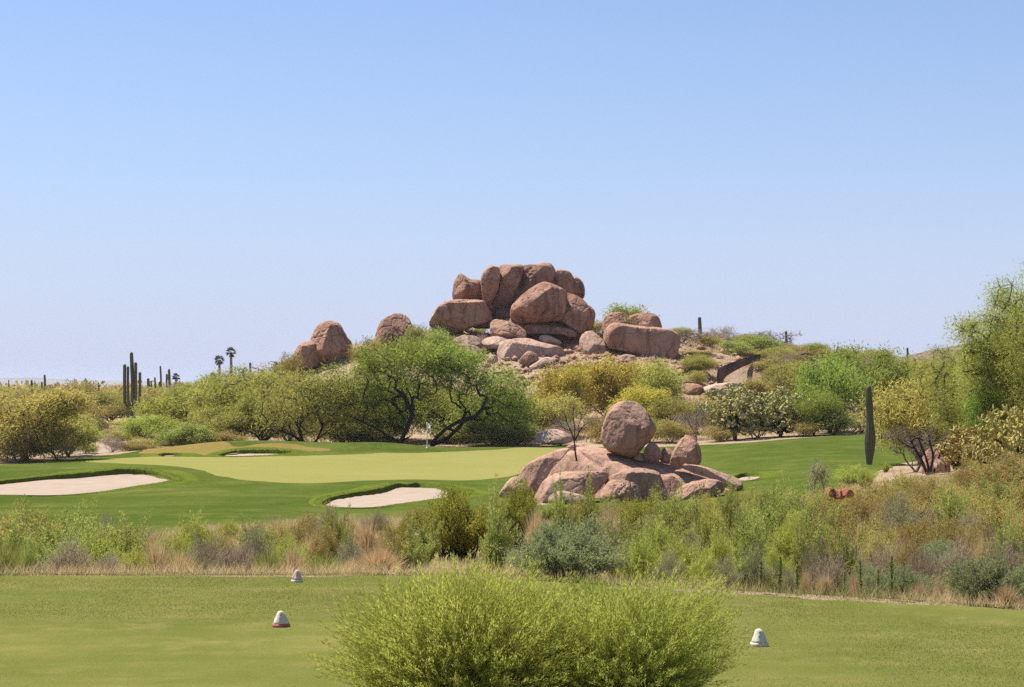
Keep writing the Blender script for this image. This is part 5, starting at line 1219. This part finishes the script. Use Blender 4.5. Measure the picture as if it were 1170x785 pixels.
# ---- tee markers
def marker(px, py, wpx, hpx, label, top, band, seed):
    X, Y = ground_at(px, py, 1) if False else ((px - CX) / (py - HY) * CZ, F * CZ / (py - HY))
    k = Y / F; w = wpx * k / 2; H = hpx * k
    root = link('tee_marker', None, loc=(X, Y, -.004)); tag(root, label, 'tee marker', 'stone tee markers on the lawn'); root.rotation_euler = (0, 0, seed)
    def lathe(prof, nm, mat, ph=0, k_=40, parent=root):
        th = np.linspace(0, 2 * math.pi, k_, endpoint=False); V = []
        for r_, z_ in prof:
            rr = r_ * w * (1 + .05 * np.cos(3 * th + ph) + .02 * np.cos(7 * th + seed)); V.append(np.column_stack([rr * np.cos(th), rr * np.sin(th) * .9, np.full(k_, z_ * H)]))
        V = np.concatenate(V); i = np.arange(k_); j = (i + 1) % k_
        V = V + (fbm(V * 40 + seed * 7, 3, 3) * .010)[:, None] * unit(V * [1, 1, .3])
        f = [np.concatenate([np.stack([i, j, j + k_, i + k_], -1) + r * k_ for r in range(len(prof) - 1)])]
        V = np.concatenate([V, [[0, 0, prof[-1][1] * H]]]); f.append(np.stack([i + (len(prof) - 1) * k_, j + (len(prof) - 1) * k_, np.full(k_, len(V) - 1)], -1))
        return link(nm, mesh_np(nm, V, f, M[mat], smooth=True), parent)
    lathe([(.96, 0), (1.0, .06), (.99, .14), (.93, .20), (.88, .22)], 'base', band)
    lathe([(.86, .215), (.86, .235)], 'groove', 'marker_dark' if band != 'marker_red' else 'marker_red')
    body = lathe([(.84, .23), (.87, .26), (.79, .36), (.65, .55), (.49, .74), (.37, .87), (.27, .95), (.14, .99), (.05, 1.0)], 'body', top)
    # small dark worn emblem patches on the side facing the tee
    for (ex, ez, er) in ((.04, .80, .10), (-.06, .60, .07)):
        rr = np.interp(ez, [.27, .55, .72, .85, .94], [.88, .68, .54, .42, .30]) * w * .93
        th = np.linspace(0, 2 * math.pi, 14, endpoint=False)
        q = np.column_stack([ex * w + er * w * np.cos(th), np.full(14, -rr - .004), ez * H + er * w * np.sin(th) * .9])
        q[:, 1] += (q[:, 2] - ez * H) * .62
        q2 = q + [0, .012, 0]; i = np.arange(14); j = (i + 1) % 14
        e_ = link('emblem', mesh_np('emblem', np.concatenate([q, q2]), [i[::-1][None], np.stack([i, j, j + 14, i + 14], -1)], M['marker_dark']), root)
        e_.rotation_euler = (0, 0, -seed)
    return root
marker(321, 716, 20.5, 18.5, 'whitish cone-shaped tee marker with a red base band', 'marker_white', 'marker_red', .3)
marker(339.5, 664.5, 14.5, 13.5, 'pinkish tee marker with a white base at the far edge of the lawn', 'marker_pink', 'marker_white', 1.1)
marker(867, 737.5, 22, 20, 'white cone-shaped tee marker right of the feathery bushes', 'marker_white', 'marker_white', 2.0)

# ---- little bare tree on the slab, and ocotillo
def px_tree(name, label, cat, base, Y, limbs, r0, mat, twn, seed, tw=.5, grp=None, mat_t=None):
    k = Y / F; rng = np.random.default_rng(seed); P0, P1, R0, R1 = [], [], [], []; ends = []
    for pts, ra, rb in limbs:
        q = np.array([((x - base[0]) * k, d, (base[1] - y) * k) for x, y, d in pts]); q = polyline(q, 10)
        rr = np.linspace(ra * k, rb * k, 10)
        P0 += list(q[:-1]); P1 += list(q[1:]); R0 += list(rr[:-1]); R1 += list(rr[1:]); ends += [(q[m], unit(q[m] - q[m - 1])) for m in (5, 6, 7, 8, 9)]
    V, f = tubes(np.array(P0), np.array(P1), np.array(R0), np.array(R1), 7)
    root = link(name, None); w = at(base[0], base[1], Y); root.location = w; tag(root, label, cat, grp)
    link('trunk', mesh_np('trunk', V, [f], M[mat], smooth=True), root)
    a, b, s = [], [], []
    for e, d in ends:
        for _ in range(twn):
            dd = unit(d * .8 + rng.normal(size=3) * .6 + [0, 0, .25]); ln = tw * rng.uniform(.4, 1.1); a.append(e); b.append(e + dd * ln)
            for _ in range(3):
                st = e + dd * ln * rng.uniform(.3, 1); d2 = unit(dd + rng.normal(size=3) * .6); a.append(st); b.append(st + d2 * ln * .5)
    a = np.array(a); b = np.array(b)
    V, f = tubes(a, b, np.full(len(a), r0), np.full(len(a), r0 * .4), 3)
    link('twigs', mesh_np('twigs', V, [f], M[mat_t or mat]), root); return root
px_tree('bare_tree', 'little leafless dark-stemmed tree growing on the left of the slab', 'tree', (659, 527), Y0 + 1.6,
        [([(659, 527, 0), (657, 515, 0), (656, 503, 0), (652, 492, 0), (647, 481, 0), (645, 470, 0)], 1.15, .25), ([(656, 505, 0), (661, 495, -.2), (666, 487, -.3), (673, 482, -.3)], 1.0, .3), ([(656, 503, 0), (657, 490, .3), (655, 476, .4), (656, 464, .4)], .8, .3),
         ([(661, 495, -.2), (662, 484, .2), (668, 474, .2)], .6, .25), ([(652, 492, 0), (644, 489, -.3), (637, 484, -.3)], .6, .25)], .006, 'bark_dark', 3, 3, .7, mat_t='bark_grey')
px_tree('bare_tree', 'thin leafless sapling behind the upright boulder at right', 'tree', (796, 507), 144,
        [([(796, 507, 0), (795, 495, 0), (796, 480, 0), (796, 470, 0)], .9, .3), ([(795, 497, 0), (790, 488, .3), (786, 480, .3)], .6, .2), ([(795, 492, 0), (800, 484, -.3), (803, 474, -.3)], .6, .2)], .016, 'bark_grey', 3, 4, .9)
px_tree('ocotillo', 'dark bare ocotillo with crooked arms beside the reddish brown boulder', 'ocotillo', (1063, 547), 81,
        [([(1060, 547, 0), (1057, 535, 0), (1052, 524, 0), (1045, 513, -.1), (1040, 504, -.2), (1047, 500, -.2), (1054, 503, -.2)], 1.7, .9), ([(1062, 547, 0), (1061, 533, .1), (1058, 520, .2), (1054, 510, .2), (1051, 502, .2)], 1.7, .9),
         ([(1063, 547, 0), (1064, 533, 0), (1066, 520, 0), (1063, 508, 0), (1061, 497, 0)], 1.7, .9), ([(1065, 547, 0), (1068, 532, -.2), (1071, 522, -.3), (1076, 513, -.3), (1080, 504, -.3)], 1.5, .8),
         ([(1058, 538, 0), (1055, 530, .3), (1055, 520, .4)], 1.3, .8), ([(1045, 513, -.1), (1034, 508, -.3), (1022, 500, -.4)], .9, .35), ([(1066, 520, 0), (1074, 510, .4), (1084, 500, .5)], .9, .4)], .011, 'bark_dark', 2, 5, .55, mat_t='bark_grey')
# ---- utility pole at the far left horizon
k = 420 / F; w = at(10, 447, 420); up = link('utility_pole', None, loc=(w[0], 420, hz(w[0], 420))); tag(up, 'thin utility pole with a long crossarm on the far left skyline', 'utility pole')
Hp = CZ - (434 - HY) * k - up.location.z
V, f = sweep(np.array([[0, 0, 0], [0, 0, Hp / 2], [0, 0, Hp]]), np.array([.17, .15, .12]), 8); link('pole', mesh_np('pole', V, f, M['bark_dark']), up)
V, f = sweep(np.array([[-9.2 * k, 0, 0], [0, 0, 0], [9.2 * k, 0, 0]]) + [0, -.2, CZ - (443 - HY) * k - up.location.z], np.full(3, .11), 8); link('crossarm', mesh_np('crossarm', V, f, M['bark_dark']), up)

# ---- sandy path, desert scatter, far hills
pp = g_poly([(86, 516), (100, 509), (118, 506), (140, 503.5), (142, 508), (128, 514), (110, 519), (92, 521)], 60, 126)
V, f = sheet('sandy_path', pp, .6, M['sand'], lambda X, Y: h(X, Y) + .02); struct(link('sandy_path', mesh_np('sandy_path', V, [f], M['sand'], smooth=True)), label='pale sandy path left of the green')

def scatter():
    rng = np.random.default_rng(9)
    # dry grass on the banks
    n = 460000; Y = 17.0 + 62 * rng.uniform(0, 1, n) ** 1.2 ; px = rng.uniform(-150, 1320, n); X = (px - CX) / F * Y
    k = (Y > tee_edge(X) + .02)
    P2 = np.column_stack([X, Y]); k &= ~inside(P2, fair_poly + [0, .6])
    dn = fbm(np.column_stack([X, Y, 0 * X]) / 1.6, 12, 3); k &= (dn + .35 * sstep(40, 50, Y) + 1.0 * (1 - sstep(.2, 1.1, Y - tee_edge(X)))) > rng.uniform(-.45, .45, n)
    X, Y = X[k], Y[k]; Z = h(X, Y) - .03; n = len(X)
    hgt = rng.uniform(.04, .19, n) * (Y / 22) ** .45; ln = rng.normal(size=(n, 2)) * .5 * hgt[:, None]; a = rng.uniform(0, 3.14, n); w = rng.uniform(.002, .005, n) * (Y / 22) ** .9
    P = np.column_stack([X, Y, Z]); sd = np.column_stack([np.cos(a) * w, np.sin(a) * w, 0 * w])
    V = np.stack([P - sd, P + sd, P + np.column_stack([ln, hgt])], 1).reshape(-1, 3)
    me = mesh_np('dry_grass', V, [np.arange(3 * n).reshape(n, 3)], M['bankgrass'], np.clip(.5 + dn[k] + rng.normal(size=n) * .2, 0, 1)); struct(link('dry_grass', me), 'stuff', 'sparse dry grass on the bare soil of the banks')
    # rubble on the hill
    n = 1500; px = rng.normal(640, 90, n); Y = rng.uniform(184, 206, n); X = (px - CX) / F * Y; Z = h(X, Y)
    V0 = np.array([[1, 0, 0], [-1, 0, 0], [0, 1, 0], [0, -1, 0], [0, 0, 1], [0, 0, -1.]]); F0 = np.array([[0, 2, 4], [2, 1, 4], [1, 3, 4], [3, 0, 4], [2, 0, 5], [1, 2, 5], [3, 1, 5], [0, 3, 5]])
    s = .10 + .75 * rng.uniform(0, 1, n) ** 5
    V = V0[None] * (s[:, None, None] * rng.uniform(.6, 1.3, (n, 6, 1))) * [1, 1, .7]; th = rng.uniform(0, 6.28, n)
    c_, s_ = np.cos(th)[:, None], np.sin(th)[:, None]; V = np.stack([V[..., 0] * c_ - V[..., 1] * s_, V[..., 0] * s_ + V[..., 1] * c_, V[..., 2]], -1) + np.column_stack([X, Y, Z])[:, None]
    me = mesh_np('rubble', V.reshape(-1, 3), [(F0[None] + 6 * np.arange(n)[:, None, None]).reshape(-1, 3)], M['rock'])
    struct(link('rubble', me), 'stuff', 'loose stones on the slope of the boulder hill')
    # hill grass
    n = 60000; px = rng.uniform(330, 1150, n); Y = rng.uniform(150, 232, n); X = (px - CX) / F * Y
    dn = fbm(np.column_stack([X, Y, 0 * X]) / 5, 13, 3); k = dn > rng.uniform(-.5, .35, n); k &= ~inside(np.column_stack([X, Y]), fair_poly); X, Y = X[k], Y[k]; n = len(X); Z = h(X, Y) - .05
    hgt = rng.uniform(.15, .5, n); a = rng.uniform(0, 3.14, n); w = rng.uniform(.03, .08, n); ln = rng.normal(size=(n, 2)) * .5 * hgt[:, None]
    P = np.column_stack([X, Y, Z]); sd = np.column_stack([np.cos(a) * w, np.sin(a) * w, 0 * w])
    V = np.stack([P - sd, P + sd, P + np.column_stack([ln, hgt])], 1).reshape(-1, 3)
    struct(link('hill_grass', mesh_np('hill_grass', V, [np.arange(3 * n).reshape(n, 3)], M['drygrass'], rng.uniform(0, 1, n))), 'stuff', 'dry grass and brittle weeds on the hill slope')
    # shaggy grass on the bunker lips and the fairway rim
    Ps, Hs = [], []
    for b in bunkers[:3]:
        p = b['poly']; 
        for q, r in zip(p, np.roll(p, -1, 0)):
            back = (q[1] - b['y0']) / (b['y1'] - b['y0'])
            m = int(np.hypot(*(r - q)) * 160 * max(back, .0) ** .7)
            if m:
                tt_ = rng.uniform(0, 1, m)[:, None]; x = q + (r - q) * tt_ + unit(q - p.mean(0)) * rng.uniform(-.02, .8, (m, 1)) ** 1.0
                Ps.append(np.column_stack([x, h(x[:, 0], x[:, 1]) + b['lip'] * back * .9])); Hs.append(rng.uniform(.03, .10, m))
    P = np.concatenate(Ps); hgt = np.concatenate(Hs); n = len(P); a = rng.uniform(0, 3.14, n); w = rng.uniform(.012, .03, n)
    sd = np.column_stack([np.cos(a) * w, np.sin(a) * w, 0 * w]); ln = rng.normal(size=(n, 2)) * .06 
    V = np.stack([P - sd, P + sd, P + np.column_stack([ln[:, 0], ln[:, 1] - .05, hgt])], 1).reshape(-1, 3)
    struct(link('rough_grass', mesh_np('rough_grass', V, [np.arange(3 * n).reshape(n, 3)], foliage('rough_blade', (.15, .19, .03), (.24, .27, .05), .45, 0), rng.uniform(0, 1, n))), 'stuff', 'shaggy grass along the bunker lips')
scatter()

def ridge(name, Y, prof, depth, mat, label, seed, amp, nx=260):
    xs = np.linspace(prof[0][0], prof[-1][0], nx); zs = np.interp(xs, [p_[0] for p_ in prof], [p_[1] for p_ in prof])
    ny = 24; t_ = np.linspace(-1, 1, ny); X = ((xs - CX) / F * Y)[None] + 0 * t_[:, None]; Yy = Y + t_[:, None] * depth + 0 * X
    hgt = np.maximum((HY - zs) / F * Y + CZ + 4, 0)[None] * (1 - np.abs(t_[:, None]) ** 1.3)
    Z = -4 + hgt * (1 + amp * fbm(np.column_stack([X.ravel(), Yy.ravel(), 0 * X.ravel()]) / (depth * .55), seed, 5).reshape(X.shape))
    i = np.arange(nx * ny).reshape(ny, nx); f = np.stack([i[:-1, :-1], i[:-1, 1:], i[1:, 1:], i[1:, :-1]], -1).reshape(-1, 4)
    struct(link(name, mesh_np(name, np.column_stack([X.ravel(), Yy.ravel(), Z.ravel()]), [f], M[mat], smooth=True)), label=label)
ridge('distant_hill', 520, [(985, 450), (1010, 425), (1030, 406), (1042, 399), (1056, 395), (1070, 392), (1090, 390), (1130, 385), (1180, 392), (1260, 420), (1300, 450)], 70, 'farhill', 'dark purplish rocky hill on the right horizon', 3, .22)
ridge('distant_mountains', 7600, [(-700, 441), (-300, 436), (-120, 433), (-40, 431), (10, 432.5), (40, 431.5), (90, 435), (150, 434), (210, 437), (300, 436), (420, 439), (520, 441), (900, 438), (1400, 434), (1800, 441)], 700, 'mountain', 'faint blue mountains on the far left horizon', 4, .25)

# ---- labels for the repeats that only their place tells apart
for (nm, grp, zone), lst in PENDING.items():
    lst.sort(key=lambda e: e[0])
    for i_, (px, o, cat) in enumerate(lst):
        tag(o, f'{zone[0]}, {ordinal(i_)} from the left', cat, grp)


# ---- light
SUN_AZ, SUN_EL = (-.80, .60), 62.0      # direction to the sun on the ground (x, y): behind the hill, to the left
az = math.atan2(SUN_AZ[0], SUN_AZ[1])
w = bpy.data.worlds.new('World'); S.world = w; w.use_nodes = True
nt = w.node_tree; bg = nt.nodes['Background']
sky = nt.nodes.new('ShaderNodeTexSky'); sky.sky_type = 'NISHITA'; sky.sun_disc = False
sky.sun_elevation = R(SUN_EL); sky.sun_rotation = az; sky.altitude = 500; sky.air_density = 1.0; sky.dust_density = 1.0; sky.ozone_density = 8.0
# pale dust towards the horizon, mixed in by the true elevation of the sky direction
tc = nt.nodes.new('ShaderNodeTexCoord'); sx = nt.nodes.new('ShaderNodeSeparateXYZ'); nt.links.new(tc.outputs['Generated'], sx.inputs[0])
rm = nt.nodes.new('ShaderNodeValToRGB'); el = rm.color_ramp.elements
for _ in range(3): el.new(.5)
for e_, (po, v_) in zip(el, [(0, .95), (.06, .72), (.12, .42), (.21, .22), (.6, 0)]): e_.position = po; e_.color = (v_, v_, v_, 1)
nt.links.new(sx.outputs['Z'], rm.inputs['Fac'])
mx = nt.nodes.new('ShaderNodeMix'); mx.data_type = 'RGBA'; nt.links.new(rm.outputs['Color'], mx.inputs['Factor']); nt.links.new(sky.outputs[0], mx.inputs[6]); mx.inputs[7].default_value = (4.10, 4.45, 5.94, 1)
nt.links.new(mx.outputs[2], bg.inputs['Color']); bg.inputs['Strength'].default_value = .0835
sun = bpy.data.lights.new('sun', 'SUN'); sun.energy = 5.0; sun.angle = R(.53); sun.color = (1, .94, .85)
so = bpy.data.objects.new('sun', sun); COL.objects.link(so)
from mathutils import Vector
d_ = Vector((math.sin(az) * math.cos(R(SUN_EL)), math.cos(az) * math.cos(R(SUN_EL)), math.sin(R(SUN_EL))))
so.rotation_euler = d_.to_track_quat('Z', 'Y').to_euler(); so.location = (0, 0, 60)
# ---- camera
cam = bpy.data.cameras.new('camera'); co = bpy.data.objects.new('camera', cam); COL.objects.link(co); S.camera = co
cam.sensor_width = 36; cam.lens = F / 1170 * 36; cam.shift_y = (HY - 392.5) / 1170; cam.clip_start = .1; cam.clip_end = 30000
co.location = (0, 0, CZ); co.rotation_euler = (R(90), 0, 0)
S.view_settings.view_transform = 'Standard'; S.view_settings.look = 'None'; S.view_settings.exposure = .84; S.view_settings.gamma = 1
S.render.engine = 'CYCLES'; c = S.cycles
c.max_bounces = 8; c.diffuse_bounces = 5; c.transmission_bounces = 4; c.transparent_max_bounces = 4; c.glossy_bounces = 2
c.use_denoising = False
c.caustics_reflective = False; c.caustics_refractive = False

# ---- the dry air itself
me = mesh_np('haze', np.array([(x, y, z) for z in (-14, 22) for y in (-900, 8900) for x in (-6500, 6500)], float), [np.array([[0, 2, 3, 1], [4, 5, 7, 6], [0, 1, 5, 4], [1, 3, 7, 5], [3, 2, 6, 7], [2, 0, 4, 6]])], None)
hm = bpy.data.materials.new('haze_air'); hm.use_nodes = True; ht = hm.node_tree; ht.nodes.clear()
ho = ht.nodes.new('ShaderNodeOutputMaterial'); pv = ht.nodes.new('ShaderNodeVolumePrincipled'); pv.inputs['Color'].default_value = (.82, .88, 1, 1); pv.inputs['Density'].default_value = .8e-4; pv.inputs['Anisotropy'].default_value = .2
ht.links.new(pv.outputs[0], ho.inputs['Volume']); me.materials.append(hm)
struct(link('haze', me), 'stuff', 'pale dry air that fades the far plain and mountains')
c.volume_bounces = 0

c.sample_clamp_indirect = 3.0
